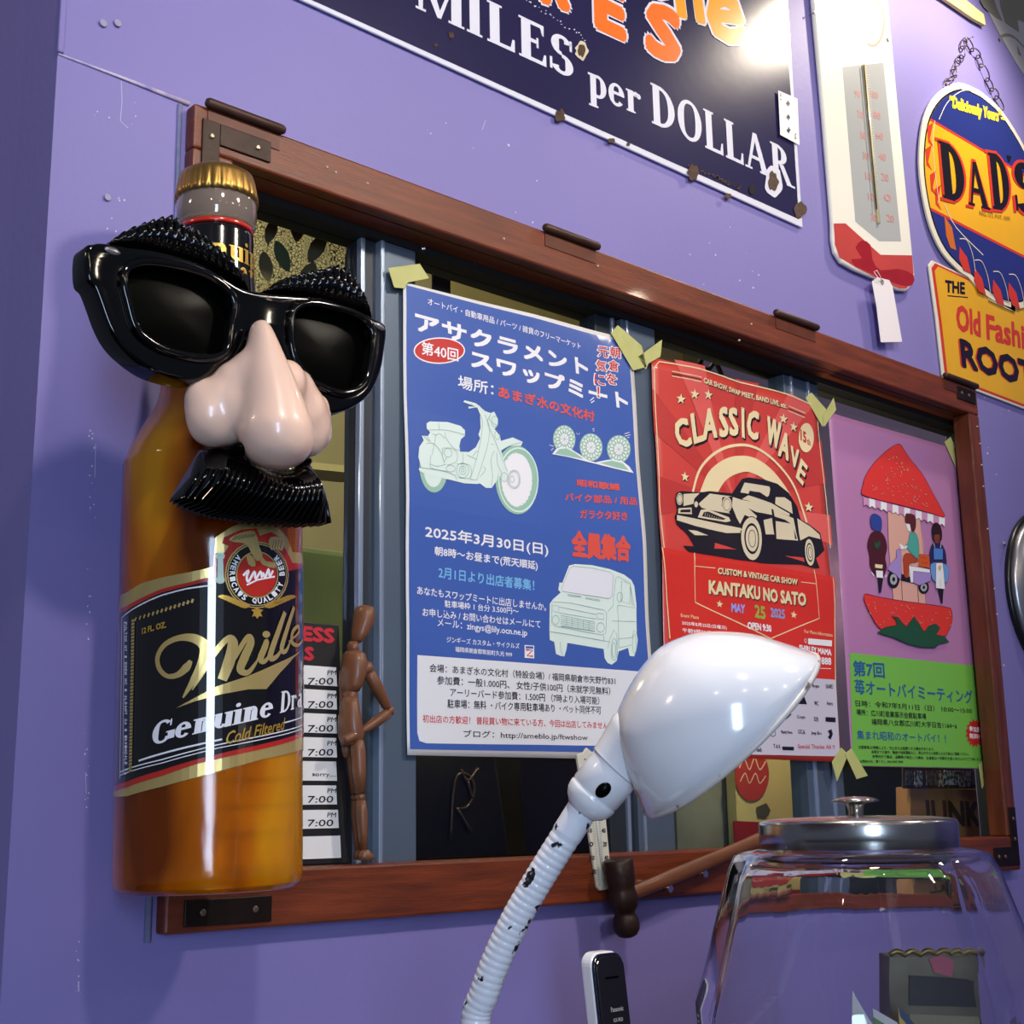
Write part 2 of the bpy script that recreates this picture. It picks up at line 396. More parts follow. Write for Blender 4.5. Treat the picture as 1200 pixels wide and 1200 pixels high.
struct(box('floor',-3.0,RX1+.08,-4.0,1.98,-.06,0,M('dark_floor','#3a2a22',.5,var=.2,vs=3)))
struct(box('ceiling',.53,RX1+.08,-.45,1.98,3.5,3.56,M('dark_ceiling','#4a4540',.8,var=.1,vs=3)))
# caulked seam line on the wall, above the frame corner
CAULK=M('white_caulk','#cfc3d6',.6,hex2='#9d90c8',vs=60,thresh=(.45,.7))
struct(tube('trim_1',[(.5305,WY-.0005,2.288),(.60,WY-.001,2.287),(.683,WY-.001,2.285)],[.0012,.0018,.003],CAULK,seg=6))
struct(box('trim_2',.5285,.536,WY-.004,WY+.001,2.289,3.5,PURPLE,bev=.002))
struct(tube('trim_3',[(.672,WY-.001,2.28),(.674,WY-.001,1.9),(.672,WY-.001,1.385)],[.003,.002,.004],M('teal_caulk','#6d7f9f',.5,hex2='#8f8bb5',vs=25),seg=6))
# ---------------------------------------------------------------- window_1: wooden frame
w1=thing('window_1','x','x',((FX0+FX1)/2,-.05,FZ0)); del w1['label']; del w1['category']; w1['kind']='structure'
FY=-.05
for nm,(a,b,c,d),mt in (('frame_rail',(FX0,FX1,IZ1,FZ1),WOOD),('frame_rail',(FX0,FX1,FZ0,IZ0),WOOD),('frame_stile',(FX0,IX0,IZ0,IZ1),WOODV),('frame_stile',(IX1,FX1,IZ0,IZ1),WOODV)):
    box(nm,a,b,FY,-.014 if a==IX1 else WY,c,d,mt,w1,.003)
for (a,b,c,d),mt in (((IX0-.02,IX1+.02,IZ1,IZ1+.03),WOOD),((IX0-.02,IX1+.02,IZ0-.03,IZ0),WOOD),((IX0-.02,IX0,IZ0,IZ1),WOODV)):
    box('frame_lining',a,b,WY,.0,c,d,mt,w1)
def screwbm(bm,p,r=.0035,n=10,rough=0):
    V,Fc=tube_geo([p+Vector((0,.001,0)),p+Vector((0,-.001,0)),p+Vector((0,-.002,0))],[r,r,r*.6],n)
    vs=[bm.verts.new(v) for v in V]
    for f in Fc: bm.faces.new([vs[i] for i in f])
def bracket(parts,screws):
    bm=bmesh.new()
    for (a,b,c,d) in parts: box_bm(bm,a,b,FY-.0025,FY+.001,c,d)
    o=bmk('corner_bracket',bm,IRON,w1); bevelmod(o,.001)
    for (x,z) in screws:
        b2=bmesh.new(); screwbm(b2,Vector((x,FY-.0025,z))); bmk('screw',b2,M('old_screw','#8a7765',.35,.7),o)
bracket([(.690,.712,2.195,2.262),(.712,.778,2.236,2.262)],[(.701,2.243),(.701,2.208),(.76,2.249)])
bracket([(2.27,2.335,2.245,2.27)],[(2.285,2.258),(2.31,2.258)])
bracket([(.70,.80,1.398,1.424)],[(.72,1.411),(.78,1.411)])
bracket([(2.318,2.340,1.40,1.50),(2.255,2.318,1.40,1.432)],[(2.329,1.48),(2.329,1.445),(2.29,1.416),(2.268,1.416)])
for (p0,p1) in (((242,121),(333,154)),((638,270),(702,293)),((909,375),(959,393)),((1108,449),(1146,463))):
    a=on_y(p0[0],p0[1],FY-.004); b=on_y(p1[0],p1[1],FY-.004); z=FZ1+.003
    h=tube('hinge_barrel',[(a.x,FY-.004,z),(a.x+.003,FY-.004,z),(b.x-.003,FY-.004,z),(b.x,FY-.004,z)],[.0045,.006,.006,.0045],BARREL,w1,12)
    box('hinge_leaf',a.x+.004,b.x-.004,FY-.0012,FY+.001,FZ1-.022,FZ1,M('hinge_leaf_metal','#5e2b17',.5,.0,var=.2,vs=30),w1)
for (px,py) in ((383,196),(393,202),(430,215),(590,280),(700,312),(880,380),(866,399),(1145,500),(1148,520),(1150,545),(1152,570),(1157,620),(1165,690),(1168,720),(1176,780)):
    p=on_y(px,py,FY); b2=bmesh.new(); screwbm(b2,p,.0018,8); bmk('nail_head',b2,M('paint_dot','#c9b59a',.5),w1)
# ---------------------------------------------------------------- window_2: aluminium sashes
w2=thing('window_2','x','x',((IX0+IX1)/2,.02,IZ0)); del w2['label']; del w2['category']; w2['kind']='structure'
def xat(px,py,y): return on_y(px,py,y).x
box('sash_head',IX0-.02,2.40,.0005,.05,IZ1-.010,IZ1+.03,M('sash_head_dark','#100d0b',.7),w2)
box('sash_sill',IX0-.02,2.40,.0005,.05,IZ0-.03,IZ0-.002,ALUD,w2)
def stile(x0,x1,y0,y1,mt,nm='sash_stile'): return box(nm,x0,x1,y0,y1,IZ0-.002,IZ1-.010,mt,w2,.0015)
yS=.004
def st(a,b,y,mt,row=950,y1=.045): return stile(xat(a,row,y),xat(b,row,y),y,y1,mt)
st(418,445,.012,ALUD); st(448,488,.002,ALU)
st(418,424,.010,ALUL,y1=.02); st(444,449,.000,ALUL,y1=.02); 
st(715,790,.012,ALUD); st(748,790,.003,ALU); st(736,740,.008,ALUL,y1=.02); st(755,758,.001,ALUL,y1=.02)
st(948,990,.012,ALU,930); st(957,960,.009,ALUL,930,.02); st(978,981,.009,ALUL,930,.02)
stile(2.385,2.40,.012,.045,ALUD)
for a,b in ((IX0-.01,xat(418,950,.02)),(xat(488,950,.02),xat(715,950,.02)),(xat(790,950,.02),xat(948,930,.02)),(xat(990,930,.02),2.386)):
    box('pane',a,b,.026,.029,IZ0-.002,IZ1-.010,GLASS,w2)
# ---------------------------------------------------------------- posters
def colr(n,h,r=.35,**k): return M(n,h,r,**k)
RED=colr('print_red','#c92b28'); INK=colr('print_black','#1c1820'); PW=colr('print_white','#f1f1f6'); PBLUE=colr('print_blue','#3b57a8')
ORG=colr('print_coral','#e2584a'); SKYB=colr('print_sky_blue','#7fc1ee'); MINT=colr('print_mint','#dff0ea'); MINT2=colr('print_mint_green','#9cc6b2'); MLINE=colr('print_grey_green','#87a59b')
def sheet(name,label,cat,corners,y,g,mat,edge=None,nx=26,nz=34,th=.0004,group=None):
    """a paper sheet on the window: grid follows g(x,z); TLw = top-left corner in world x,z"""
    c0,c1,c2,c3=[on_y(a,b,y) for a,b in corners]
    t=thing(name,label,cat,((c2.x+c3.x)/2,y,min(c2.z,c3.z)),group)
    V=[];Fc=[]
    for side in (0,1):
        for j in range(nz+1):
            for i in range(nx+1):
                q=(c0*(1-i/nx)+c1*(i/nx))*(1-j/nz)+(c2*(1-i/nx)+c3*(i/nx))*(j/nz); X,Z=q.x,q.z
                V.append((X,y-g(X,Z)+side*th,Z))
    N=(nx+1)*(nz+1)
    for j in range(nz):
        for i in range(nx):
            q=j*(nx+1)+i; f=(q,q+1,q+nx+2,q+nx+1); Fc.append(f); Fc.append(tuple(N+k for k in f[::-1]))
    E_=[i for i in range(nx+1)]+[j*(nx+1)+nx for j in range(1,nz+1)]+[nz*(nx+1)+i for i in range(nx-1,-1,-1)]+[j*(nx+1) for j in range(nz-1,0,-1)]
    for k in range(len(E_)):
        a,b=E_[k],E_[(k+1)%len(E_)]; Fc.append((b,a,a+N,b+N))
    mk('sheet',V,Fc,mat,t,smooth=True)
    return t
def tri(v,c,wd): return max(0,1-abs(v-c)/wd)
PY=-.002
# --- blue swap-meet poster
TL=on_y(471,331,PY); BX=on_y(627,500,PY).x; BZ=on_y(600,608,PY).z
def g1(x,z):
    return .0016+.0030*tri(x,BX,.10)+.0032*tri(z,BZ,.12)+.0012*math.sin((x*19+z*13))*math.sin(z*17+1)+.0010
GP1=M('blue_print_paper','#4262b2',.3,var=.03,vs=3,coat=.35)
MATS['blue_print_paper']=GP1
p1=sheet('poster','blue swap-meet poster with a pale motorcycle and van drawing, taped over the left sliding window','poster',((471,331),(739,399),(475.5,885),(768.5,891)),PY,g1,WHITE)
F1=Flat(PY,g1)
A=Art(F1,p1,2,(460,320,4))
A.name='background_print'
A.poly(GP1,[(58,60),(1098,333),(1216,2252),(74,2232)],lay=0)
A.name='information_panel'; A.z=(460,600,4)
pan=[(107,672),(1196,752),(1208,1075),(1190,1100),(150,1085),(118,1074),(108,1037)]
A.poly(M('panel_white','#e4e6ec',.35),pan,lay=1)
A.name='heading_lettering'; A.z=(460,320,4); A.lay=2
T=A.text
T(PW,'オートバイ・自動車用品 / パーツ / 雑貨のフリーマーケット',(157,152),(873,362),34,.012)
T(PW,'アサクラメント',(103,273),(913,490),88,.05,-.1); T(PW,'スワップミート',(358,447),(1098,650),88,.05,-.1)
T(PW,'場所：',(298,543),(462,580),62,.02); T(ORG,'あまぎ水の文化村',(483,587),(942,702),56,.03)
A.ell(PW,(211,367),119,62,lay=2); A.ell(RED,(211,367),113,56,lay=3); T(PW,'第40回',(128,384),(298,420),62,.02,lay=4)
for ch,x,y in (('朝',1035,397),('倉',1028,460),('を',1018,522),('元',978,395),('気',970,460),('に',963,525),('！',958,585)):
    hw=24 if ch!='！' else 5
    T(PW,ch,(x-hw-5,y+3),(x+hw+5,y+7+hw//5),58,.075,lay=3); T(RED,ch,(x-hw,y-1),(x+hw,y+3+hw//6),50,.025,lay=4)
for a,b,c,d in ((1065,360,1080,375),(1060,372,1068,382),(920,600,938,585),(925,610,940,600)): A.line(PW,[(a,b),(c,d)],1.4)
A.name='motorcycle_drawing'; A.z=(480,465,7.5); A.lay=2
A.ring(MINT2,(912,738),158,268,11); A.ell(PW,(912,738),135,240,lay=2); A.ring(MINT,(925,738),170,280,2.0,lay=3)
A.ell(MINT2,(185,625),125,225,lay=2); A.ell(MINT,(180,625),88,178,lay=3)
A.poly(MINT,[(50,540),(60,450),(100,390),(85,350),(140,352),(160,320),(130,285),(130,240),(160,222),(320,228),(430,262),(468,300),(466,350),(430,380),(415,440),(420,490),(500,492),(560,450),(600,370),(585,340),(605,280),(600,160),(575,100),(500,110),(500,92),(560,92),(455,52),(465,36),(560,62),(600,90),(640,130),(690,150),(720,138),(752,200),(752,260),(725,290),(770,350),(778,395),(880,365),(965,405),(950,440),(850,440),(780,480),(800,560),(840,660),(830,740),(790,750),(760,700),(760,640),(740,740),(690,810),(640,810),(590,770),(560,775),(450,770),(330,740),(150,705),(60,665),(50,640),(75,628)],lay=4)
ln=lambda pts,w=.55,c=False: A.line(MLINE,pts,w,c,4,lay=6,cut=False)
for L_ in ([(135,300),(300,300),(465,340)],[(235,235),(240,300)],[(290,320),(300,375),(360,455),(415,480)],[(600,160),(620,240),(600,400),(560,560),(500,735)],[(640,165),(680,280),(660,440),(610,600),(560,740)],[(500,735),(560,740)],[(660,230),(720,380),(830,665)],[(690,160),(660,220)],[(690,160),(680,210),(750,265)],[(780,480),(850,440),(950,410)],[(720,480),(690,560),(700,700),(685,800)],[(740,500),(745,600),(780,680),(770,720)],[(60,630),(250,660),(370,700)],[(370,700),(380,745)],[(445,500),(440,600)],[(480,520),(560,555)],[(150,600),(210,620),(290,600)],[(160,520),(150,600),(170,640),(300,665)],[(210,340),(170,520)],[(180,330),(210,345),(240,330),(290,375)],[(265,460),(340,460),(390,500),(380,580),(300,610)],[(265,460),(260,520),(275,590)],[(120,420),(190,420),(250,500),(275,590)],[(270,590),(300,540)],[(380,600),(500,610),(500,720),(400,720)],[(690,425),(715,425)],[(530,530),(560,490),(580,490)],[(600,95),(640,130)],[(520,70),(555,105)],[(590,710),(640,650),(620,620)],[(100,355),(150,400)],[(130,350),(160,400)]): ln(L_)
for c,rx,ry in (((435,655),55,65),((435,655),30,38),((435,655),12,16),((885,735),55,82),((885,735),45,70),((868,733),18,28),((725,225),28,48),((745,345),22,38),((330,640),40,30),((310,500),35,40)): A.ring(MLINE,c,rx,ry,.55,18,lay=7)
A.ring(MLINE,(800,715),30,40,.5,14,lay=7)
A.name='flower_ball_drawing'; A.z=(630,490,9.23)
A.lay=2
for cx,cy in ((262,235),(560,320),(860,340)):
    A.ell(MINT2,(cx,cy),128,152,18,lay=2)
    for k in range(16):
        t=2*PI*k/16; 
        for r1,r2,sc in ((.45,.78,1),(.83,.98,.8)):
            a0=t+(.2 if sc<1 else 0)
            A.poly(PW,[(cx+118*r1*math.cos(a0),cy+142*r1*math.sin(a0)),(cx+118*r2*math.cos(a0-.15),cy+142*r2*math.sin(a0-.15)),(cx+118*r2*math.cos(a0+.15),cy+142*r2*math.sin(a0+.15))],lay=3,cut=False)
    A.ell(PW,(cx,cy),50,62,12,lay=3)
    for k in range(8): A.line(MLINE,[(cx,cy),(cx+60*math.cos(k*PI/4),cy+70*math.sin(k*PI/4))],.4,lay=4,cut=False)
A.poly(PW,[(118,400),(170,340),(230,318),(320,335),(430,400),(520,460),(600,485),(720,460),(800,450),(910,480),(970,530),(1015,600),(880,570),(560,490),(300,430)],lay=4)
A.poly(MINT2,[(150,395),(200,345),(280,335),(380,385),(470,450),(300,420)],lay=5); A.poly(MINT2,[(650,490),(780,465),(900,495),(960,570),(820,540)],lay=5)
for a,b,c,d in ((90,300,140,315),(110,360,135,335),(400,165,412,185),(425,185,435,165),(575,125,600,118),(585,145,600,140),(920,175,975,160),(925,200,985,185),(950,215,975,215)): A.line(PW,[(a,b),(c,d)],.9,lay=3)
T(ORG,'昭和歌謡',(395,745),(862,795),80,.05); T(ORG,'バイク部品 / 用品',(262,905),(1045,950),90,.03); T(ORG,'ガラクタ好き',(425,1095),(935,1120),100,.03)
A.z=(460,600,4)
T(PW,'2025年3月30日(日)',(140,132),(712,218),70,.025); T(PW,'朝8時～お昼まで(荒天順延)',(185,212),(662,282),50,.02); T(SKYB,'2月1日より出店者募集！',(205,312),(648,374),56,.02)
for s_,a,b,h in (('あなたもスワップミートに出店しませんか。',(105,388),(705,467),40),('駐車場枠 1 台分 3.500円～',(235,448),(580,484),34),('お申し込み / お問い合わせはメールにて',(130,490),(680,547),40),('メール：zingys@lily.ocn.ne.jp',(200,545),(620,592),44),('ジンギーズ カスタム・サイクルズ',(243,613),(585,643),28),('福岡県朝倉郡筑前町久光 999',(283,657),(550,682),25)): T(PW,s_,a,b,h,.012)
T(ORG,'全員集合',(825,215),(1102,240),128,.06)
A.name='shop_emblem'; A.poly(PW,[(608,625),(652,628),(652,688),(608,685)],lay=2); A.poly(colr('emblem_blue','#3a62b8'),[(612,630),(648,632),(648,643),(612,641)],lay=3); A.line(RED,[(614,648),(644,650),(618,676),(646,678)],2.2,lay=4,cut=False)
A.name='information_lettering'; A.lay=2
for s_,a,b,h,m_ in (('会場：あまぎ水の文化村（特設会場）/ 福岡県朝倉市矢野竹831',(163,752),(1035,812),40,INK),('参加費：一般1.000円、 女性/子供100円（未就学児無料）',(198,810),(1012,860),42,INK),('アーリーバード参加費：1.500円 （7時より入場可能）',(260,867),(962,905),42,INK),('駐車場：無料 ・バイク専用駐車場あり ・ペット同伴不可',(248,920),(970,950),42,INK),('初出店の方歓迎！ 普段買い物に来ている方、今回は出店してみませんか？',(133,988),(1038,1020),38,RED),('ブログ：http://ameblo.jp/ftwshow',(325,1062),(905,1078),40,INK)): T(m_,s_,a,b,h,.014)
A.name='van_drawing'; A.z=(630,650,8.57)
A.poly(MINT,[(90,770),(90,500),(120,455),(200,385),(175,360),(185,285),(215,290),(285,115),(350,100),(520,110),(700,150),(840,205),(915,260),(945,320),(970,500),(975,800),(985,860),(970,960),(945,1025),(900,1020),(885,940),(790,975),(770,1070),(720,1108),(680,1090),(650,1040),(640,950),(275,890),(265,960),(245,1025),(205,1020),(160,1000),(140,880),(95,860)],lay=2)
A.poly(M('print_pale_grey','#e6e8f1',.35),[(290,140),(330,122),(520,140),(700,180),(735,215),(725,420),(690,445),(420,405),(220,375),(205,350)],lay=3)
ln=lambda pts,w=.6,c=False: A.line(MLINE,pts,w,c,0,lay=4,cut=False)
for L_,c in (([(290,140),(330,122),(520,140),(700,180),(735,215),(725,420),(690,445),(420,405),(220,375),(205,350)],1),([(120,478),(300,490),(640,560),(670,590),(665,700),(660,790),(620,810),(400,770),(140,720),(110,690),(108,500)],1),([(185,530),(570,605),(560,650),(185,590)],1),([(118,512),(180,520),(180,585),(120,575)],1),([(575,590),(640,600),(640,655),(575,645)],1),([(205,615),(548,680),(550,775),(210,725)],1),([(90,775),(400,825),(700,880)],0),([(680,945),(700,850),(740,760),(770,800),(775,1040)],0),([(680,575),(735,515),(735,460),(760,240),(780,225),(900,290),(950,540),(785,510)],0),([(815,270),(815,470),(900,500),(905,300)],1),([(905,310),(925,500),(950,510)],0),([(725,670),(960,675)],0),([(780,510),(790,930)],0),([(790,850),(925,835)],0),([(790,940),(920,910)],0),([(925,840),(945,760),(970,800)],0),([(640,810),(640,870)],0),([(200,880),(205,960),(225,1015)],0),([(270,403),(410,425),(410,432),(270,418)],1),([(455,435),(605,460),(600,472),(455,446)],1)): ln(L_,.6,bool(c))
for k in range(1,6): ln([(205+57*k,615+11*k),(207+57*k,725+8*k)],.5)
for k in range(1,6): ln([(205,615+20*k),(550,680+18*k)],.5)
for c,rx,ry in (((150,660),35,45),((607,735),38,48),((742,955),30,110),((740,960),18,75),((946,900),20,95),((800,430),28,48)): A.ring(MLINE,c,rx,ry,.6,18,lay=5)
A.build((.42/26*1,.596/34))
# --- red car show poster
TL=on_y(763,420,PY); X2=on_y(868,520,PY).x; Z2=on_y(780,648,PY).z
zt=TL.z
def g2(x,z):
    k=max(0,1-(zt-z)/.13)
    return .0016+.0028*tri(x,X2,.09)+.0034*tri(z,Z2,.07)+k*k*.012*(1-tri(x,X2,.12))*math.sin(min(1,max(0,(x-TL.x)/.42))*PI)*1.2+.0016*math.sin(x*31+z*9)*math.sin(z*23)+.0012
RP=M('red_print_paper','#d2453c',.35,var=.04,vs=3,coat=.25); RP2=colr('red_print_dark','#bf3b36'); RP3=colr('red_print_light','#e0605a')
RP4=M('red_print_deep','#d93324',.35,var=.04,vs=3,coat=.25)
p2=sheet('poster','red vintage car show poster with a cream car drawing, in the middle of the window','poster',((762,419),(957,477),(782.5,886),(984,893)),PY,g2,RP)
A=Art(Flat(PY,g2),p2,2,(750,400,4.8)); T=A.text
A.name='background_print'; A.lay=0
cx,cy=520,900
edge=[(62,88),(300,120),(560,225),(780,280),(985,380),(1020,640),(1075,1140)]
for k,(a,b,c_,d) in enumerate(((62,260,72,520),(170,110,330,150),(520,215,640,245),(800,300,960,365),(1015,560,1035,800),(1055,980,1070,1150),(86,760,98,980))):
    A.poly(RP3 if k%2 else RP2,[(cx,cy),(a,b),(c_,d)],lay=0)
A.z=(750,640,4.8); A.poly(RP4,[(100,10),(480,70),(1080,180),(1110,1180),(165,1165),(160,540)],lay=0)
A.name='border_print'; A.lay=2
A.line(CREAM,[(160,520),(122,130),(105,10)],2.2); A.line(CREAM,[(1108,1180),(1080,320),(1068,180)],2.0)
A.z=(750,400,4.8)
A.line(CREAM,[(116,1165),(98,900),(72,150),(95,118),(300,165),(560,240),(780,305),(955,362),(985,400),(1010,640),(1058,1165)],2.0)
for i in range(3):
    A.line(CREAM if i!=1 else INK,[(160,175+i*13),(315,212+i*13)],1.3); A.line(CREAM if i!=1 else INK,[(805,373+i*13),(912,408+i*13)],1.3)
def star(c,r,mt,lay=3):
    A.poly(mt,[(c[0]+r*(1 if k%2==0 else .42)*math.cos(-PI/2+k*PI/5)*.85,c[1]+r*(1 if k%2==0 else .42)*math.sin(-PI/2+k*PI/5)+ (r*.15*math.cos(-PI/2+k*PI/5))) for k in range(10)],lay=lay,cut=False)
for c in ((212,330),(282,305),(360,308),(780,443),(843,487),(240,765),(940,935)): star((c[0]+5,c[1]+5),30,INK,2); star(c,30,CREAM)
A.name='heading_lettering'
T(INK,'CAR SHOW, SWAP MEET, BAND LIVE, etc.',(331,251),(797,396),34,.05,lay=2); T(CREAM,'CAR SHOW, SWAP MEET, BAND LIVE, etc.',(328,247),(794,392),34,.04,lay=3)
def gly(ch,x0,y0,x1,y1,h,ux=0,m_=None):
    for dx,dy,mt,l,b in ((9,12,INK,3,.055),(4,6,INK,4,.05),(0,0,CREAM,5,.045)):
        A.text(mt,ch,(x0+dx,y0+dy),(x1+dx,y1+dy),h,b,lay=l,up=(ux,-h),cut=True)
for a in (('C',205,608,285,588,160,-38),('L',292,582,350,562,168,-30),('A',340,560,420,545,170,-14),('S',430,548,483,538,170,-8),('S',487,536,540,536,160,-8),('I',556,545,572,552,172,-2),('C',585,552,648,562,162,0),('W',690,578,770,622,155,0),('A',760,645,822,678,140,8),('V',830,700,880,728,112,0),('E',864,768,905,815,108,28)): gly(*a)
A.ell(CREAM,(922,545),46,82,lay=4); T(RP2,'15',(888,560),(925,580),62,.05,lay=5); T(RP2,'th',(928,582),(950,592),36,.03,lay=5)
A.name='sun_print'; A.lay=3
arc=lambda c,rx,ry,a0,a1,n=30:[(c[0]+rx*math.cos(math.radians(a0+(a1-a0)*i/n)),c[1]+ry*math.sin(math.radians(a0+(a1-a0)*i/n))) for i in range(n+1)]
O1=crom([Vector(p) for p in ((285,850),(330,720),(420,625),(530,588),(640,605),(760,690),(860,820),(930,1020))],5)
A.line(CREAM,[tuple(p) for p in O1],4.6); 
O2=crom([Vector(p) for p in ((328,850),(380,735),(460,668),(545,648),(640,665),(740,735),(830,850),(893,990))],5); O3=crom([Vector(p) for p in ((430,850),(470,785),(530,748),(600,742),(700,790),(780,860),(850,960))],5)
A.poly(CREAM,[tuple(p) for p in O2]+[tuple(p) for p in O3][::-1])
A.name='car_drawing'; A.z=(760,550,5.714)
A.poly(INK,[(210,515),(290,520),(240,435),(170,370),(158,320),(175,280),(160,200),(170,160),(200,150),(330,158),(400,148),(540,165),(600,70),(640,60),(760,75),(850,100),(930,160),(985,250),(1010,340),(1070,375),(1135,430),(1160,545),(1100,600),(1120,665),(1085,665),(1000,640),(740,632),(560,610),(400,580),(250,555)],lay=5)
CR=colr('car_cream','#d9cdb0')
for P_ in ([(172,310),(300,335),(600,400),(595,430),(500,432),(300,385),(170,345)],[(245,410),(300,415),(380,447),(290,445)],[(215,170),(330,162),(290,200),(285,235),(215,250)],[(330,225),(400,165),(540,185),(480,190),(475,250),(530,300),(420,280),(340,260),(320,235)],[(545,190),(600,210),(800,255),(805,310),(690,290),(640,265),(700,320),(690,345),(620,310),(590,370),(570,330),(540,250)],[(745,345),(805,330),(820,440),(760,440)],[(815,270),(960,330),(985,480),(835,470),(832,350),(940,365),(960,400),(965,470),(978,470),(970,380),(900,340),(825,320)],[(985,330),(1070,385),(1130,440),(1135,470),(1060,450),(1000,480)],[(590,160),(615,95),(790,120),(795,140),(785,180),(770,190),(720,160),(650,150),(640,170)],[(835,190),(900,190),(945,220),(955,300),(900,270),(830,235)],[(600,205),(640,180),(800,230),(935,300),(930,315),(780,260)]):
    A.poly(CR,P_,lay=6)
A.poly(RP,[(420,497),(560,543),(415,535)],lay=6); A.poly(RP,[(890,583),(1015,595),(1020,625)],lay=6)
for c,rx,ry in (((188,203),22,40),((508,240),30,52)): A.ell(CR,c,rx,ry,lay=7); A.ring(INK,c,rx*.75,ry*.75,.9,16,lay=8)
A.ell(CR,(302,238),13,20,lay=7)
A.poly(CR,[(180,265),(270,260),(272,305),(178,300)],lay=7); A.poly(INK,[(195,275),(262,272),(262,292),(192,292)],lay=8)
A.poly(CR,[(312,325),(335,275),(380,268),(520,325),(530,350),(500,358)],lay=7); A.poly(INK,[(340,318),(355,290),(385,286),(500,335),(480,342)],lay=8)
for k in range(8): A.line(CR,[(365+15*k,293+6*k),(360+15*k,318+3*k)],.7,lay=9,cut=False)
for c,rx,ry in (((662,470),70,145),((1058,560),32,90)):
    A.ell(INK,c,rx*1.08,ry*1.04,lay=6); A.ell(CR,c,rx,ry,lay=7); A.ell(INK,c,rx*.72,ry*.72,lay=8); A.ell(CR,c,rx*.6,ry*.6,lay=9); A.ring(INK,c,rx*.35,ry*.4,1.2,14,lay=10)
A.name='event_lettering'; A.z=(750,640,4.8); A.lay=2
A.line(CREAM,[(290,38),(303,318),(720,522),(995,408),(958,135)],1.8); A.line(CREAM,[(298,115),(405,127)],1.1); A.line(CREAM,[(885,205),(965,215)],1.1)
for dx,m_,l in ((5,INK,2),(0,CREAM,3)):
    T(m_,'CUSTOM & VINTAGE CAR SHOW',(418+dx,160+dx),(868+dx,222+dx),36,.05,lay=l); T(m_,'KANTAKU NO SATO',(375+dx,272+dx),(920+dx,342+dx),80,.07,lay=l)
star((435,328),22,CREAM); star((855,388),22,CREAM)
T(colr('date_blue','#9fa8f0'),'MAY',(498,372),(572,382),50,.06); T(colr('date_green','#a7b04a'),'25',(625,405),(692,418),75,.06); T(colr('date_grey_blue','#8e9bd0'),'2025',(722,402),(808,412),54,.05); T(PW,'OPEN 9:30',(588,468),(725,486),40,.05)
T(CREAM,'Event Place',(220,400),(320,413),20,.01); T(PW,'2025年5月25日(日曜日)',(225,447),(475,475),26,.02); T(PW,'午前9時30分',(228,487),(390,503),26,.02)
T(CREAM,'For More Information',(915,490),(1072,512),20,.01); A.poly(PW,[(935,520),(1070,532),(1070,565),(935,553)]); A.line(PW,[(925,548),(918,540)],1); A.ring(PW,(920,532),6,9,.8)
T(PW,'SHIRLEY MAMA',(885,592),(1070,617),36,.05); T(PW,'0943-26-6888',(850,655),(1070,670),42,.04); A.line(PW,[(900,685),(1068,690)],.9)
A.name='sponsor_panel'; A.poly(M('sponsor_grey','#cdc9da',.4),[(150,690),(1092,752),(1112,1183),(172,1165)],lay=2)
T(RED,'Special Thanks All !!',(878,1145),(1083,1150),32,.01,lay=4)
T(INK,'CUSTOM DESIGN',(440,1135),(580,1137),16,.02,lay=4)
rr=random.Random(3)
for (x,y,s_) in ((893,790,'VINTAGE'),(977,800,'Bogus'),(1058,800,'GUARD'),(805,880,'MS'),(980,895,'WC'),(1058,895,'Aero'),(895,975,'Cropin'),(980,985,'SB'),(812,1060,'Rusty Nova'),(900,1055,'LOCAL'),(983,1065,'Jeep Bro'),(645,1155,'Mash'),(750,1138,'T A R'),(640,1065,'BRO')):
    w_=len(s_)*5+16; T(INK,s_,(x-w_/2,y),(x+w_/2,y+3),24,.02,lay=4)
A.poly(INK,[(700,935),(752,940),(752,972),(700,968)],lay=4); A.poly(INK,[(778,948),(810,925),(840,948),(810,975)],lay=4); A.poly(INK,[(860,888),(880,850),(910,852),(925,890)],lay=4); A.poly(INK,[(1032,962),(1088,965),(1088,992),(1032,988)],lay=4); A.poly(INK,[(782,1128),(853,1130),(853,1150),(782,1148)],lay=4)
A.poly(INK,[(1045,1040),(1065,1030),(1072,1060),(1060,1090),(1045,1075),(1055,1060)],lay=4); A.ring(INK,(728,1055),16,16,1,lay=4); A.line(INK,[(728,1005),(728,1040)],1.2,lay=4); A.poly(INK,[(620,1060),(662,1060),(662,1068),(620,1068)],lay=4)
A.build((.416/26,.588/34))
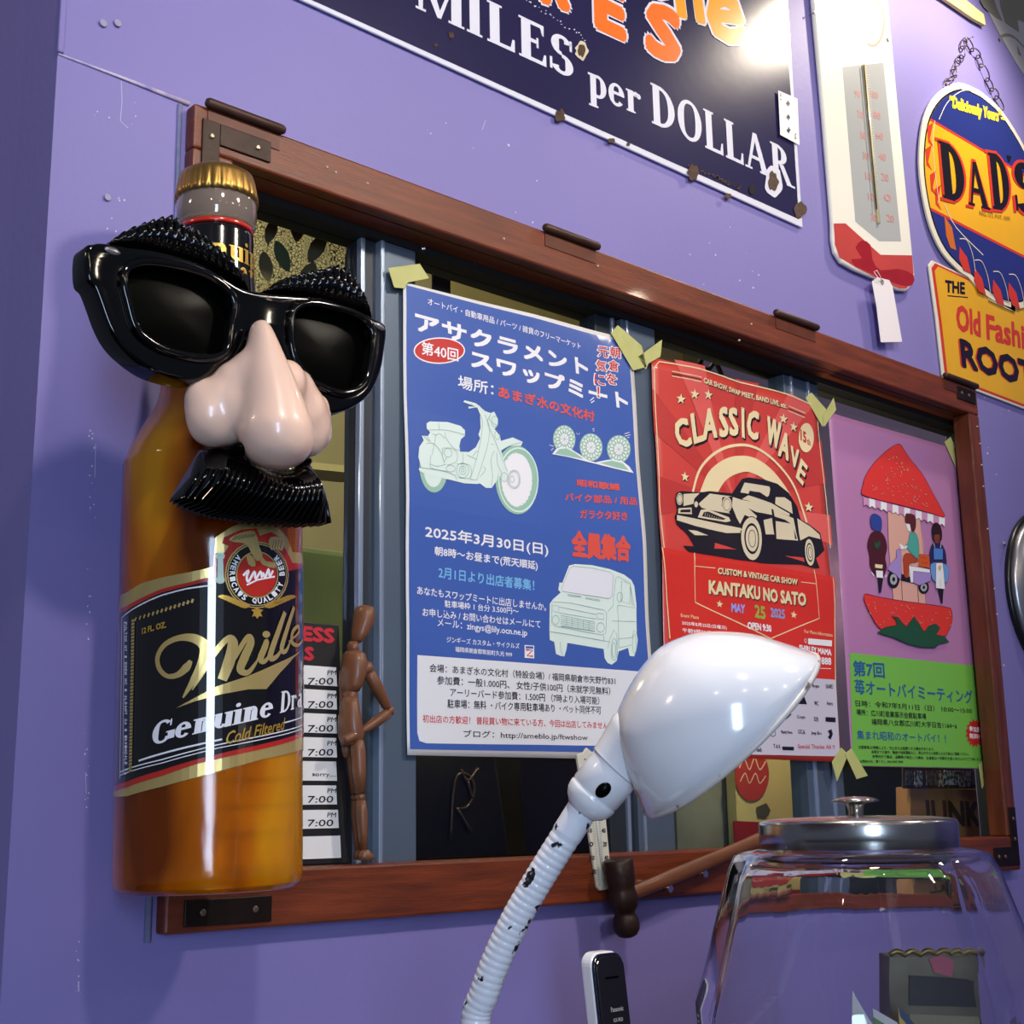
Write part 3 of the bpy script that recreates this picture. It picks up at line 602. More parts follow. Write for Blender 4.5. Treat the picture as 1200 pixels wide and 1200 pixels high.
# --- strawberry poster
TL=on_y(970,483,PY)
def g3(x,z): return .0018+.0012*math.sin(x*13+1)*math.sin(z*11)+.0008
LIL=M('lilac_print_paper','#b67dae',.4,var=.03,vs=3,coat=.15); GRN=M('green_print_paper','#78bf4c',.4,var=.02,vs=3,coat=.15)
p3=sheet('poster','pink and green poster with a strawberry carousel and three scooter riders','poster',((969.5,483),(1122.5,528),(997.5,898),(1156,901.5)),PY,g3,LIL)
A=Art(Flat(PY,g3),p3,2,(950,720,4.8)); T=A.text
A.name='green_panel'; A.poly(GRN,[(210,217),(948,292),(985,866),(231,850)],lay=0)
A.name='lettering'; A.lay=2
DB=colr('poster_deep_blue','#27609c')
T(DB,'第7回',(232,348),(408,360),88,.03); T(DB,'苺オートバイミーティング',(240,448),(905,505),84,.02)
for s_,a,b,h,m_ in (('日時：令和7年5月11日（日） 10:00～15:00',(245,518),(898,560),36,INK),('場所：広川町産業展示会館駐車場',(250,568),(640,592),36,INK),('福岡県八女郡広川町大字日吉1164−6',(335,622),(812,645),36,INK),('集まれ昭和のオートバイ！！',(255,703),(750,724),52,DB),('注意事項 お客様により、中止または延期とする場合があります。',(262,757),(685,768),20,INK),('会場までの道中、騒音や迷惑運転など、地元の方々の迷惑となる行為はご遠慮ください。',(335,783),(880,795),19,INK),('会場内外で事故、盗難等が発生した場合、主催者は一切責任を負いませんのでご了承ください。',(340,808),(970,826),19,INK),('お問合せ先：苺ＴＥＬ 090-9607-5983',(270,836),(512,838),18,INK)): T(m_,s_,a,b,h,.015)
A.poly(RED,[(912+(54 if k%2 else 42)*math.cos(2*PI*k/32),668+(82 if k%2 else 64)*math.sin(2*PI*k/32)) for k in range(32)],lay=3)
T(PW,'参加費',(880,658),(945,666),30,.03,lay=4); T(PW,'無料!!',(882,698),(945,705),30,.03,lay=4)
A.name='carousel_drawing'; A.z=(1000,510,9.23); A.lay=2
SR=colr('strawberry_red','#e0392f'); BND=colr('outline_plum','#5c1430'); PEA=colr('peach','#e0ab9c')
def outl(mt,pts,l=3,sm=4,w=1.0,lc=None):
    A.poly(mt,pts,sm,lay=l); A.line(lc or BND,pts,w,True,sm,lay=l+1)
A.poly(PEA,[(350,800),(700,870),(745,1200),(770,1845),(410,1775),(360,1200)],lay=2); A.line(BND,[(350,800),(362,1200),(410,1775)],.8,lay=3); A.line(BND,[(700,870),(745,1300),(770,1845)],.8,lay=3)
A.line(BND,[(500,1560),(512,1790)],1.8,lay=3); A.line(BND,[(680,1620),(690,1815)],1.8,lay=3)
n=14
for k in range(n):
    t0,t1=k/n,(k+1)/n; f=lambda t:(90+878*t,680+225*t)
    a,b=f(t0),f(t1); A.poly(PW if k%2 else colr('awning_pink','#cf95bd'),[(a[0],a[1]-10),(b[0],b[1]-10),(b[0],b[1]+92),((a[0]+b[0])/2,(a[1]+b[1])/2+70),(a[0],a[1]+92)],lay=4)
    A.line(BND,[(a[0],a[1]+92),((a[0]+b[0])/2,(a[1]+b[1])/2+68),(b[0],b[1]+92)],.8,lay=5,cut=False)
outl(SR,[(72,640),(85,540),(115,440),(200,310),(330,180),(430,110),(485,108),(520,160),(600,280),(720,430),(820,610),(920,790),(962,890),(820,850),(600,790),(400,740),(200,690)],6,4,1.0)
def seeds(tp,pts_n,inside,lay):
    r_=random.Random(5); k=0
    while k<pts_n:
        x=r_.uniform(*tp[:2]); y=r_.uniform(*tp[2:])
        if inside(x,y): A.line(BND,[(x,y-11),(x+7,y),(x,y+11),(x-6,y+4)],.55,lay=lay,cut=False); A.ell(CREAM,(x,y+4),3.5,6,6,lay=lay+1,cut=False); k+=1
seeds((90,950,130,870),70,lambda x,y:(x-72)*.23+ 650-30>y-0 and y>110+abs(x-450)*(1.25 if x<450 else 1.6)*.98+30,9)
outl(SR,[(85,1740),(110,1722),(260,1755),(500,1795),(780,1830),(1000,1865),(1045,1900),(1050,2010),(1010,2120),(950,2180),(600,2240),(280,2110),(160,1950),(90,1800)],6,4,1.0)
seeds((120,1040,1760,2100),60,lambda x,y:y>1760+x*.14 and y<1900+x*1.0 and y<2080,9)
LG=colr('leaf_green','#1f5236')
outl(LG,[(225,2140),(300,2085),(440,2060),(430,2000),(385,1965),(450,1975),(540,2080),(630,1965),(740,2130),(800,2060),(870,2045),(915,2085),(870,2160),(960,2180),(1010,2240),(900,2260),(860,2300),(700,2295),(560,2260),(400,2190)],12,0,.8,colr('leaf_line','#10301f'))
SH=1110
def pp(*a): return [(x,y+1108) for x,y in a]
# rider on the left, seen from behind
outl(colr('helmet_blue','#2f4596'),[(160,930),(170,870),(215,855),(270,890),(285,950),(275,1040),(215,1035),(175,1010)],5,3,.6)
outl(colr('jacket_brown','#4b1a1f'),[(185,1050),(270,1050),(320,1120),(340,1220),(320,1330),(335,1440),(300,1530),(260,1560),(200,1500),(155,1420),(150,1310),(128,1200),(145,1110)],5,3,.6)
A.poly(LG,pp((200,40),(225,70),(260,30),(262,80),(235,130),(200,110)),lay=8); A.poly(PW,pp((215,360),(290,365),(290,440),(220,435)),lay=8); A.poly(CREAM,pp((205,290),(290,300),(285,340),(205,330)),lay=8)
A.poly(INK,pp((235,440),(295,445),(270,600),(250,600)),lay=7); A.poly(PW,pp((170,375),(195,410),(190,420),(165,385)),lay=7); A.poly(PW,pp((330,400),(335,420),(310,440)),lay=7)
# rider in the middle on a lilac scooter
outl(colr('hair_brown','#5a2424'),[(540,870),(560,850),(640,870),(655,950),(645,1030),(610,1040),(590,960),(540,950)],5,2,.5)
A.poly(PW,[(545,965),(590,965),(600,1045),(570,1035),(560,1000)],lay=5)
outl(colr('shirt_teal','#4fa79c'),[(590,1060),(640,1055),(680,1130),(690,1260),(670,1345),(610,1290),(570,1235),(560,1225),(520,1215),(560,1180),(580,1120)],6,2,.6)
A.poly(PW,pp((470,65),(520,95),(560,90),(550,125),(490,130)),lay=7)
outl(colr('trousers_orange','#b2451f'),pp((520,200),(580,172),(680,240),(660,270),(580,290),(575,430),(530,425),(520,300)),6,2,.6)
LV=colr('scooter_lilac','#a68ccf')
outl(LV,pp((440,140),(490,140),(495,300),(490,460),(430,400),(345,350),(370,290),(440,220)),7,2,.6); outl(PW,pp((580,305),(810,345),(815,480),(600,490)),6,0,.6); outl(LV,pp((625,365),(820,385),(815,470),(690,520),(625,490)),8,0,.6)
A.poly(INK,pp((490,390),(600,430),(640,500),(500,470)),lay=5); outl(colr('crate_orange','#d35a1f'),pp((690,180),(800,195),(810,335),(685,310)),7,0,.5)
A.line(RED,pp((705,215),(770,225)),1,lay=10); A.line(RED,pp((710,265),(780,280)),1,lay=10)
for c,rx,ry in (((412,455),66,98),((745,540),58,72)):
    A.ell(INK,(c[0],c[1]+1108),rx,ry,lay=4); A.ell(colr('wheel_grey','#a9adb5'),(c[0],c[1]+1108),rx*.6,ry*.6,lay=5); A.ell(INK,(c[0],c[1]+1108),rx*.25,ry*.25,lay=6)
# rider on the right, seen from the front
outl(colr('hair_black','#2a161a'),[(825,1040),(840,970),(880,950),(920,990),(937,1070),(925,1150),(850,1150)],5,3,.5)
A.poly(colr('face_brown','#7a3c28'),[(852,1085),(908,1085),(905,1150),(880,1175),(855,1150)],4,lay=8)
outl(colr('top_navy','#23285a'),pp((845,55),(920,60),(970,140),(985,230),(975,300),(820,290),(805,160)),6,2,.5); outl(colr('dungarees_blue','#4d84d0'),pp((845,115),(945,125),(945,240),(850,240)),8,0,.6); A.line(PW,pp((845,60),(855,115)),1.4,lay=10); A.line(PW,pp((920,65),(920,115)),1.4,lay=10)
outl(colr('jeans_blue','#6d9ddc'),pp((815,290),(880,270),(950,280),(1010,330),(1005,440),(980,490),(860,480),(820,400)),8,2,.6)
outl(PW,pp((870,280),(940,275),(950,350),(970,560),(870,550),(870,360)),10,0,.6); A.ell(colr('lamp_amber','#d6b574'),(910,1108+330),16,30,lay=12); A.line(INK,pp((915,450),(918,540)),.5,lay=12)
A.poly(INK,pp((890,530),(960,540),(950,715),(935,715)),lay=5)
A.build((.4225/26,.597/34))
# --- pieces of masking tape
TAPE=M('masking_tape','#c3c37c',.6,var=.06,vs=40,trans=.0)
def tape(label,pts,yo=.0062):
    o=slab('masking_tape',[on_y(a,b,PY-yo) for a,b in pts],.0005,TAPE); bm=bmesh.new(); bm.from_mesh(o.data)
    tag(o,label,'tape','pieces of masking tape holding the posters'); bm.free(); return o
tape('yellowish masking tape across the top left corner of the blue poster',[(455,314),(492,309),(503,326),(478,331),(474,338),(462,337)])
tape('crumpled masking tape at the top right corner of the blue poster',[(716,390),(724,381),(752,405),(758,430),(742,434)])
tape('masking tape on the top left corner of the red poster, meeting the blue poster tape',[(748,418),(776,398),(774,418),(760,426),(757,433)])
tape('masking tape strip slanting off the top right corner of the red poster',[(944,466),(951,460),(973,485),(964,500)])
tape('masking tape on the top left corner of the strawberry poster',[(964,488),(977,466),(980,480),(966,500)],.0072)
tape('masking tape slanting at the top right corner of the strawberry poster',[(1107,518),(1114,512),(1127,538),(1122,552)])
tape('masking tape strip under the bottom right corner of the red poster',[(975,893),(986,876),(994,884),(981,916)])
tape('masking tape strip slanting below the bottom left corner of the strawberry poster',[(990,883),(998,877),(1017,909),(1004,913)],.0072)
tape('pointed masking tape at the bottom right corner of the strawberry poster',[(1147,897),(1158,882),(1163,898),(1151,924)])

# scratches and specks of filler on the painted wall
A=Art(Flat(WY),wf,1,(0,0,1)); A.name='paint_specks'; SPK=M('filler_speck','#d9d2e6',.6); r_=random.Random(21)
for (x,y,n_,sx,sy) in ((108,560,16,4,60),(104,700,10,3,50),(102,900,12,3,50),(92,1140,8,4,40),(600,260,8,120,50),(850,300,10,50,40),(1150,560,8,20,60),(560,150,6,60,30),(140,130,6,30,30),(1165,480,5,20,15),(135,250,8,14,26),(780,190,5,60,40)):
    for k in range(n_):
        a,b=x+r_.uniform(-sx,sx),y+r_.uniform(-sy,sy); q=r_.uniform(.3,1.1); A.poly(SPK,[(a-q,b),(a,b-q*r_.uniform(1,2)),(a+q,b),(a,b+q*1.2)],cut=False)
A.line(SPK,[(142,95),(143,118),(141,142),(150,150)],.5); A.line(SPK,[(565,152),(569,141)],.5); A.line(SPK,[(112,520),(111,560)],.4); A.line(SPK,[(100,905),(101,930)],.4); A.line(SPK,[(92,1150),(92,1162)],.8)
A.build()['paint_specks']['kind']='stuff'
# ---------------------------------------------------------------- enamel signs on the wall
NAVY=M('navy_enamel','#221d46',.22,var=.12,vs=6,coat=.4,bump=.02,bs=12); ENW=M('white_enamel','#dfe0ee',.22,var=.03,vs=8,coat=.3); RUST=M('rust_chip','#4a3527',.8,var=.35,vs=120,bump=.3,bs=200)
YO=M('yellow_orange_enamel','#f0a226',.25); OR=M('orange_enamel','#ee7327',.25)
SY=WY-.006
t=thing('enamel_sign','large navy enamel sign reading MILES per DOLLAR above the window','sign',(1.2,SY,2.47))
LL=on_y(340,0,SY); RR=on_y(941,267,SY); TR=on_y(921,0,SY)
slab('sign_plate',[Vector((.62,SY,2.474)),Vector((RR.x,SY,RR.z)),Vector((RR.x+.001,SY,3.18)),Vector((.62,SY,3.18))],.004,ENW,t,.0015)
A=Art(Flat(SY),t,1,(560,0,3)); T=A.text
A.name='sign_field'; A.lay=0
wx=lambda X,Z:Vector((X,Z))
bl=A.P((0,258)); b2=A.P((1130,790)); 
zf=RR.z+.0125
A.rawpoly(NAVY,[wx(.64,zf),wx(b2.x,zf),wx(b2.x,3.15),wx(.64,3.15)],lay=0)
A.name='slogan_lettering'; A.lay=2
A.name='slogan_word#0'; A.glyphs(ENW,serif('MILES',.09,1.3),(-218,28),(338,282),150,lay=2); 
A.name='slogan_word#1'; A.glyphs(ENW,serif('per',.05,1.3),(388,332),(572,408),118,lay=2)
A.name='slogan_word#2'; A.glyphs(ENW,serif('DOLLAR',.08,1.25),(610,432),(1112,664),140,lay=2)
A.name='product_lettering'
def big(ch,x0,y0,x1,y1,h,mt,ux=0,b=.055):
    A.text(ENW,ch,(x0-7,y0+5),(x1+7,y1+7),h+16,b+.03,lay=3,up=(ux,-h-16)); A.text(mt,ch,(x0,y0),(x1,y1),h,b,lay=4,up=(ux,-h))
big('S',585,190,712,240,200,OR,5,.09); big('E',408,100,522,155,195,OR,-5,.09); big('R',215,10,325,50,190,OR,0,.09); big('I',120,-40,160,-20,185,OR,0,.09); big('T',0,-90,100,-50,185,OR,0,.09)
big('e',812,150,945,165,190,YO,-20,.08); big('n',700,60,800,90,150,YO,-20,.08); big('o',585,-20,690,20,150,YO,-20,.08)
A.name='rust_chips'
def blob(c,r,mt,lay,ry=None,n=14,sd=1):
    r_=random.Random(sd*31+int(c[0])); ry=ry or r
    A.poly(mt,[(c[0]+r*r_.uniform(.7,1.15)*math.cos(2*PI*k/n),c[1]+ry*r_.uniform(.7,1.15)*math.sin(2*PI*k/n)) for k in range(n)],2,lay=lay)
for c,r,ry in (((288,408),18,24),((468,495),14,10),((755,608),20,30),((877,690),12,10),((1130,738),22,32),((362,180),16,24),((1035,640),20,36),((527,508),6,7),((-96,125),10,12),((-150,160),8,6)):
    if c[0] in (1035,): A.name='enamel_chip'; blob(c,34,ENW,5,60,sd=2)
    if c[0]==362: A.name='enamel_chip#2'; blob(c,24,M('chip_primer','#cfc3a6',.7),5,32,sd=3)
    A.name='rust_chip#%d'%c[0]; blob(c,r,RUST,6,ry)
A.name='screw_hole'; A.ell(M('hole_black','#0c0a10',.9),(963,668),12,17,lay=6)
r_=random.Random(9); A.name='enamel_specks'
for k in range(26):
    u=k/25; A.ell(ENW,(150+u*230+r_.uniform(-6,6),-10+u*150+r_.uniform(-6,6)),r_.uniform(1,4),r_.uniform(1,3),6,lay=5,cut=False)
for k in range(40):
    u=r_.random(); A.ell(RUST,(740+u*180+r_.uniform(-3,3),585+u*75+r_.uniform(-5,5)),r_.uniform(2,7),r_.uniform(2,4),6,lay=5,cut=False)
_o=A.build(); _o['enamel_specks']['kind']='stuff'
# playing card
t=thing('playing_card','small playing card, three of spades, stuck on the right end of the navy sign','card',tuple(on_y(925,167,SY-.004)))
CY=SY-.004; c4=[(912,106),(934.5,115.5),(937,170),(914.5,158)]
slab('card',pts_y(c4,CY),.0006,WHITE,t)
A=Art(Flat(CY),t,1,(560,0,3)); A.name='pips'
def spade(c,r,fl):
    f=-1 if fl else 1
    A.poly(INK,[(c[0],c[1]-f*r*1.4),(c[0]+r*.9,c[1]+f*r*.2),(c[0]+r*.6,c[1]+f*r*.7),(c[0]+r*.15,c[1]+f*r*.4),(c[0]+r*.35,c[1]+f*r*1.3),(c[0]-r*.35,c[1]+f*r*1.1),(c[0]-r*.1,c[1]+f*r*.4),(c[0]-r*.6,c[1]+f*r*.5),(c[0]-r*.9,c[1]-f*r*.1)],lay=1,cut=False)
spade((1090,364),8,0); spade((1091,412),8,0); spade((1092,458),8,1)
A.text(INK,'3',(1061,338),(1067,341),12,.03); spade((1064,350),3,0); A.text(INK,'3',(1113,488),(1119,491),12,.03); spade((1116,472),3,1)
A.build()
# ---- tall thermometer sign
TY=WY-.012
t=thing('thermometer_sign','tall white enamel thermometer sign with rounded red bottom, beside the navy sign','thermometer',tuple(on_y(1020,340,TY)))
Z3=(940,0,2.857)
def zp(L,z,y): return [on_y(z[0]+a/z[2],z[1]+b/z[2],y) for a,b in L]
zl=[(30,-110),(38,0),(75,400),(103,745),(104,800),(112,845),(135,880),(180,905),(260,938),(325,972),(352,974),(372,955),(379,920),(372,855),(330,430),(290,0),(282,-95)]
o=slab('sign_plate',zp(zl,Z3,TY),.010,M('cream_enamel','#efece0',.25,var=.02,vs=6,coat=.3),t,.005,3)
A=Art(Flat(TY),t,1,Z3); T=A.text
THR=M('red_enamel','#c2463c',.25,var=.1,vs=10,coat=.3); THR2=M('red_enamel_touch_up','#a01c1c',.2,var=.1,vs=30,coat=.4); GRY=M('grey_enamel','#a9adae',.3,var=.03,vs=5)
A.name='scale_panel'; A.poly(GRY,[(135,225),(272,210),(331,808),(258,808),(178,742)],lay=0)
A.name='red_base'; A.poly(THR,[(106,748),(145,748),(262,853),(368,855),(373,915),(350,966),(325,966),(250,930),(180,896),(125,862),(110,820)],lay=0)
A.poly(THR2,[(178,830),(200,805),(228,820),(235,870),(262,905),(320,900),(372,920),(368,955),(330,955),(265,930),(180,892),(165,868),(200,865)],2,lay=1)
A.name='scale_lettering'
PK=M('faded_red_print','#c98f8b',.4); fr=M('faded_letter_red','#d9826f',.4)
for k,(a,b) in enumerate((('90','100'),('70','80'),('50','60'),('30','40'),('10','20'),('10','0'),('30','20'))):
    y=325+69*k; x=176+9*k; A.name='scale_number#%d'%k
    T(PK,a,(x,y),(x+20,y+5),24,.03,lay=2); A.name='scale_number#r%d'%k; T(PK,b,(x+53,y+2),(x+78,y+8),24,.03,lay=2)
A.name='scale_marks'
for k in range(60):
    u=k/59; x=215+u*38; y=250+u*495; A.line(M('tick_print','#e8e2cc',.4),[(x,y),(x+10,y+2)],.7,lay=2,cut=False); 
A.name='faded_letter#1'; T(fr,'H',(108,58),(150,75),120,.07,lay=1); A.name='faded_letter#2'; A.ring(fr,(236,75),38,78,5,24,lay=1,a0=-1.6,a1=2.0);  # large letters paled in colour to imitate overexposure
_o=A.build(); _o['scale_marks']['kind']='stuff'
a,b=zp([(206,218),(256,748)],Z3,TY-.002)
tube('glass_tube',[a,b],.0035,M('tube_cream','#e9dcae',.2,coat=.5),t,10); a2,b2=zp([(207,218),(250,700)],Z3,TY-.006); tube('spirit_column',[a2,b2],.0012,M('spirit_dark','#5a4a3c',.3),t,8)
b3=bmesh.new(); screwbm(b3,on_y(1040,47,TY),.004); bmk('screw',b3,STEEL,t)
t=thing('paper_tag','blank white paper tag hanging by a string below the thermometer sign','tag',tuple(on_y(1042,400,TY-.006)))
slab('tag_card',zp([(234,942),(252,928),(292,938),(303,960),(335,1144),(264,1146),(250,1030)],Z3,TY-.008),.0008,M('tag_paper','#e9e2e8',.7),t)
c=zp([(268,944)],Z3,TY-.0085)[0]; tube('eyelet',[c+Vector((.004*math.cos(k*PI/6),0,.004*math.sin(k*PI/6))) for k in range(12)],.0011,M('eyelet_brass','#8f8468',.4,.6),t,6,True)
tube('string',[c,*zp([(262,925),(250,905),(240,910),(255,930)],Z3,TY-.012),c+Vector((.001,0,0))],.0007,WHITE,t,6)
# ---- root beer sign
DY=WY-.008
t=thing('root_beer_sign','yellow and blue bottle cap shaped root beer sign, hanging by a chain at right','sign',tuple(on_y(1180,400,DY)))
Z4=(1000,80,3)
EDGE=M('ivory_enamel','#e6e0cb',.3,var=.04,vs=8,coat=.3); YEL=M('yellow_enamel','#e9ad17',.25,var=.06,vs=6,coat=.35); BLU=M('blue_enamel','#24307a',.25,var=.08,vs=6,coat=.35); REE=M('scarlet_enamel','#cf3a22',.25,coat=.3); BLK=M('black_enamel','#151013',.25,coat=.3)
f4=Flat(DY); P4=lambda a,b:(lambda p:(p.x,p.z))(on_y(Z4[0]+a/3,Z4[1]+b/3,DY))
left=[(370,50),(310,75),(265,130),(240,210),(232,330),(245,450),(272,560),(315,650),(372,712),(405,735),(445,780),(500,820),(560,852)]
LW=[P4(a,b) for a,b in left]; cxw=2.497
capo=LW+[(2*cxw-x,z) for x,z in LW[::-1]]
topz=LW[0][1]; capo=[(cxw-.02,topz+.012)]+capo+[(cxw+.02,topz+.012)]
capo=crom([Vector(p) for p in capo],3,True)
slab('cap_plate',[Vector((p.x,DY,p.y)) for p in capo],.004,EDGE,t,.0015)
rl=[(270,690),(280,675),(300,672),(360,690)]
R0=[P4(270,690),P4(283,673),P4(372,700)]; xR=P4(775,1178)[0]+.03
low=[P4(270,690),P4(283,673)]+[(cxw,P4(283,673)[1]-.0),(xR-.02,P4(283,673)[1]),(xR,P4(270,690)[1]),(xR-.012,P4(325,1090)[1]+.01),(xR-.02,P4(325,1090)[1]-.004)]+[P4(325,1090),P4(318,1075),P4(296,880)]
slab('name_plate',[Vector((x,DY+.003,z)) for x,z in low],.004,EDGE,t,.0015)
A=Art(Flat(DY+.003),t,1,Z4); T=A.text; A.s.y=DY+.003
ins=lambda pts,k:[(lambda c:(c[0]+(x-c[0])*k,c[1]+(z-c[1])*k))((sum(p[0] for p in pts)/len(pts),sum(p[1] for p in pts)/len(pts))) for x,z in pts]
A.name='name_plate_field'; A.rawpoly(REE,[wx(*p) for p in ins(low,.965)],lay=0); A.rawpoly(YEL,[wx(*p) for p in ins(low,.925)],lay=1)
A.name='name_lettering'; A.lay=2
T(BLK,'THE',(322,788),(392,796),42,.07,.15); A.line(BLK,[(330,800),(402,806)],2.2)
T(REE,'Old',(362,922),(448,948),92,.045,.12); T(REE,'Fashioned',(468,955),(735,1025),88,.045,.12)
for dx,mt,l,b in ((0,REE,2,.09),(5,BLK,3,.07)): T(mt,'ROOT BEER',(376-dx*0+dx,1052),(840,1195),100,b,lay=l)
A.build()
A=Art(Flat(DY),t,1,Z4); T=A.text
A.name='cap_field'; c0=(cxw,(LW[0][1]+LW[-1][1])/2)
def capin(k): return [wx(c0[0]+(p.x-c0[0])*k,c0[1]+(p.y-c0[1])*k) for p in capo]
def clipz(Q,lo,hi,sl=0):
    """keep the part of outline between two nearly level lines"""
    bm=bmesh.new(); f=bm.faces.new([bm.verts.new((q[0],q[1],0)) for q in Q])
    for z,sg in ((lo,-1),(hi,1)):
        g=bm.verts[:]+bm.edges[:]+bm.faces[:]
        bmesh.ops.bisect_plane(bm,geom=g,plane_co=(cxw,z,0),plane_no=(0,sg,0),clear_outer=True)
    f=max(bm.faces,key=lambda f:f.calc_area()); r=[wx(v.co.x,v.co.y) for v in f.verts]; bm.free(); return r
base=capin(.93)
A.rawpoly(BLK,capin(.945),lay=0); A.rawpoly(YEL,base,lay=1)
z1=P4(285,185)[1]; z2=P4(540,262)[1]; zA=(z1); zB=P4(360,545)[1]
A.rawpoly(BLU,clipz(base,zA,9),lay=2); A.rawpoly(REE,clipz(base,zA-.006,zA),lay=2)
A.rawpoly(BLU,clipz(base,-9,zB),lay=2); A.rawpoly(REE,clipz(base,zB,zB+.006),lay=2)
A.name='cap_edge_print'
for x,y in ((258,250),(252,330),(268,420),(285,470)): A.poly(REE,[(x,y-45),(x+22,y-60),(x+10,y),(x+24,y+30),(x+4,y+10)],lay=3)
A.line(EDGE,[(285,185),(278,260),(285,360),(300,470)],1.6,smooth=4,lay=4); A.line(EDGE,[(320,480),(360,560),(455,657)],2.2,smooth=4,lay=4); A.line(EDGE,[(300,180),(330,120),(380,80),(430,80)],1.8,smooth=4,lay=4)
for k,(x,y) in enumerate(((372,640),(425,715),(490,755),(545,765),(600,760))):
    A.poly(REE,[(x,y-12),(x+26,y+25),(x+40,y+82),(x+14,y+70),(x-2,y+30)],lay=4); A.line(EDGE,[(x,y-40),(x+25,y-35),(x+45,y+15),(x+55,y+75)],1.8,smooth=4,lay=5)
A.poly(M('amber_enamel','#c9681d',.3),[(318,520),(345,560),(360,640),(340,632),(325,590)],lay=4)
A.name='cap_lettering'; A.lay=6
T(M('lemon_enamel','#f2e03a',.3),'“Deliciously Yours”–',(335,150),(530,208),54,.05,.2)
def dd(ch,x0,y0,x1,y1,h,ux=0):
    for mt,e,l in ((REE,9,6),(BLK,0,7))[(1 if ch=="'" else 0):]:
        A.glyphs(mt,serif(ch,.1,1.55),(x0-e,y0+e),(x1+e,y1+e),h+2*e,lay=l)
dd('D',312,455,398,482,190); dd('A',405,480,478,500,150); dd('D',488,495,556,505,185); dd("'",541,368,560,373,58); dd('S',572,508,650,520,170)
T(M('tan_print','#a07a2a',.4),'REG. U.S. PAT. OFF.',(442,516),(552,538),14,.02)
A.build()
# chain: links
ch=thing('chain','thin dark metal chain looped over a nail above the root beer sign','chain',tuple(on_y(1132,46,WY-.004)))
lp=lambda u,v:(1060+u/8.571,v/8.571)
def link(a,b,wd,tw):
    a=on_y(a[0],a[1],WY-.006); b=on_y(b[0],b[1],WY-.006); d=(b-a); L_=d.length/2+.004; d.normalize(); s_=d.cross(Vector((0,1,0))).normalized(); s_=(s_*math.cos(tw)+Vector((0,-1,0))*math.sin(tw)); c=(a+b)/2
    tube('chain_link',[c+d*L_*math.cos(k*PI/7)+s_*wd*math.sin(k*PI/7) for k in range(14)],.0013,M('chain_metal','#5d5048',.35,.7),ch,6,True)
seq=[(615,395),(575,480),(580,570),(530,620),(500,690),(505,760),(440,810),(425,845)]
for k in range(len(seq)-1): link(lp(*seq[k]),lp(*seq[k+1]),.007,(k%2)*1.1+.2)
seq=[(625,400),(680,500),(740,570),(770,660),(830,800),(880,900),(920,980),(985,1090)]
for k in range(len(seq)-1): link(lp(*seq[k]),lp(*seq[k+1]),.008,(k%2)*1.0+.3)
def nail(label,px,py,ln_=.012,r=.0022,d=(0,-1,0),mt=STEEL,grp=None,y=WY):
    a=on_y(px,py,y); D=Vector(d).normalized(); V,Fc=tube_geo([a-D*.006,a+D*(ln_-.0015),a+D*(ln_-.001),a+D*ln_],[r*.5,r*.5,r,r*.9],10)
    return tag(mk('nail',V,Fc,mt,smooth=False),label,'nail',grp)
nail('bright nail holding the chain of the root beer sign',1132,47,.016)
nail('bent nail in the wall between navy sign and thermometer sign',948,18,.014)
nail('long nail sticking sideways out of the right edge of the window frame',1178,639,.03,.0028,(-1,-.45,0))
for i,(x,y) in enumerate(((120,28),(137,28))): nail('pale wall plug, %s of the two at the top left corner'%('left' if i==0 else 'right'),x,y,.003,.0045,(0,-1,0),M('plug_grey','#9a93b0',.5)).name='wall_plug'
nail('small wall plug left of the bottle neck',125,232,.003,.004,(0,-1,0),MATS['plug_grey']).name='wall_plug'
# painted graphic board, yellow strip, domed disc at the right
t=thing('graphic_board','grey board with dark jagged artwork in the top right corner','sign',tuple(on_y(1190,60,WY-.003)))
zc=(1060,0,8.571)
gb=[(650,-260),(760,-60),(900,230),(1000,420),(1130,640),(1300,900),(1900,900),(1900,-900),(650,-900)]
slab('board',[on_y(zc[0]+a/zc[2],zc[1]+b/zc[2],WY-.003) for a,b in gb],.003,M('grey_board','#aaa7ad',.6,var=.08,vs=4),t)
A=Art(Flat(WY-.003),t,1,zc); A.name='artwork'; DG=M('dark_grey_print','#7b776d',.6,var=.1,vs=8)
for q in ([(760,10),(800,80),(920,180),(985,215),(930,90),(880,-60),(760,-60)],[(940,-80),(960,60),(1010,230),(1150,325),(1135,200),(1200,225),(1400,260),(1400,-80)],[(1130,450),(1150,500),(1175,565),(1140,545)]): A.poly(DG,q,lay=1)
A.line(DG,[(955,400),(985,360),(1060,355),(1130,400),(1210,480),(1300,520)],[7,7,6,5,4,4],smooth=4,lay=1); A.build()
o=slab('wooden_strip',[on_y(zc[0]+a/zc[2],zc[1]+b/zc[2],WY-.012) for a,b in [(350,-50),(425,0),(700,190),(820,255),(800,140),(625,0),(560,-50)]],.009,M('pale_yellow_wood','#e3cf84',.5,var=.06,vs=20),None,.002); tag(o,'pale yellow wooden strip slanting in from the top right, above the chain','strip')
a,b,c=[on_y(*p,WY-.01) for p in ((1200,607),(1182.5,668),(1200,752))]
ax,az,bx,bz,cx_,cz=a.x,a.z,b.x,b.z,c.x,c.z
D_=2*(ax*(bz-cz)+bx*(cz-az)+cx_*(az-bz)); ux=((ax*ax+az*az)*(bz-cz)+(bx*bx+bz*bz)*(cz-az)+(cx_*cx_+cz*cz)*(az-bz))/D_; uz=((ax*ax+az*az)*(cx_-bx)+(bx*bx+bz*bz)*(ax-cx_)+(cx_*cx_+cz*cz)*(bx-ax))/D_
rr_=math.hypot(ax-ux,az-uz)
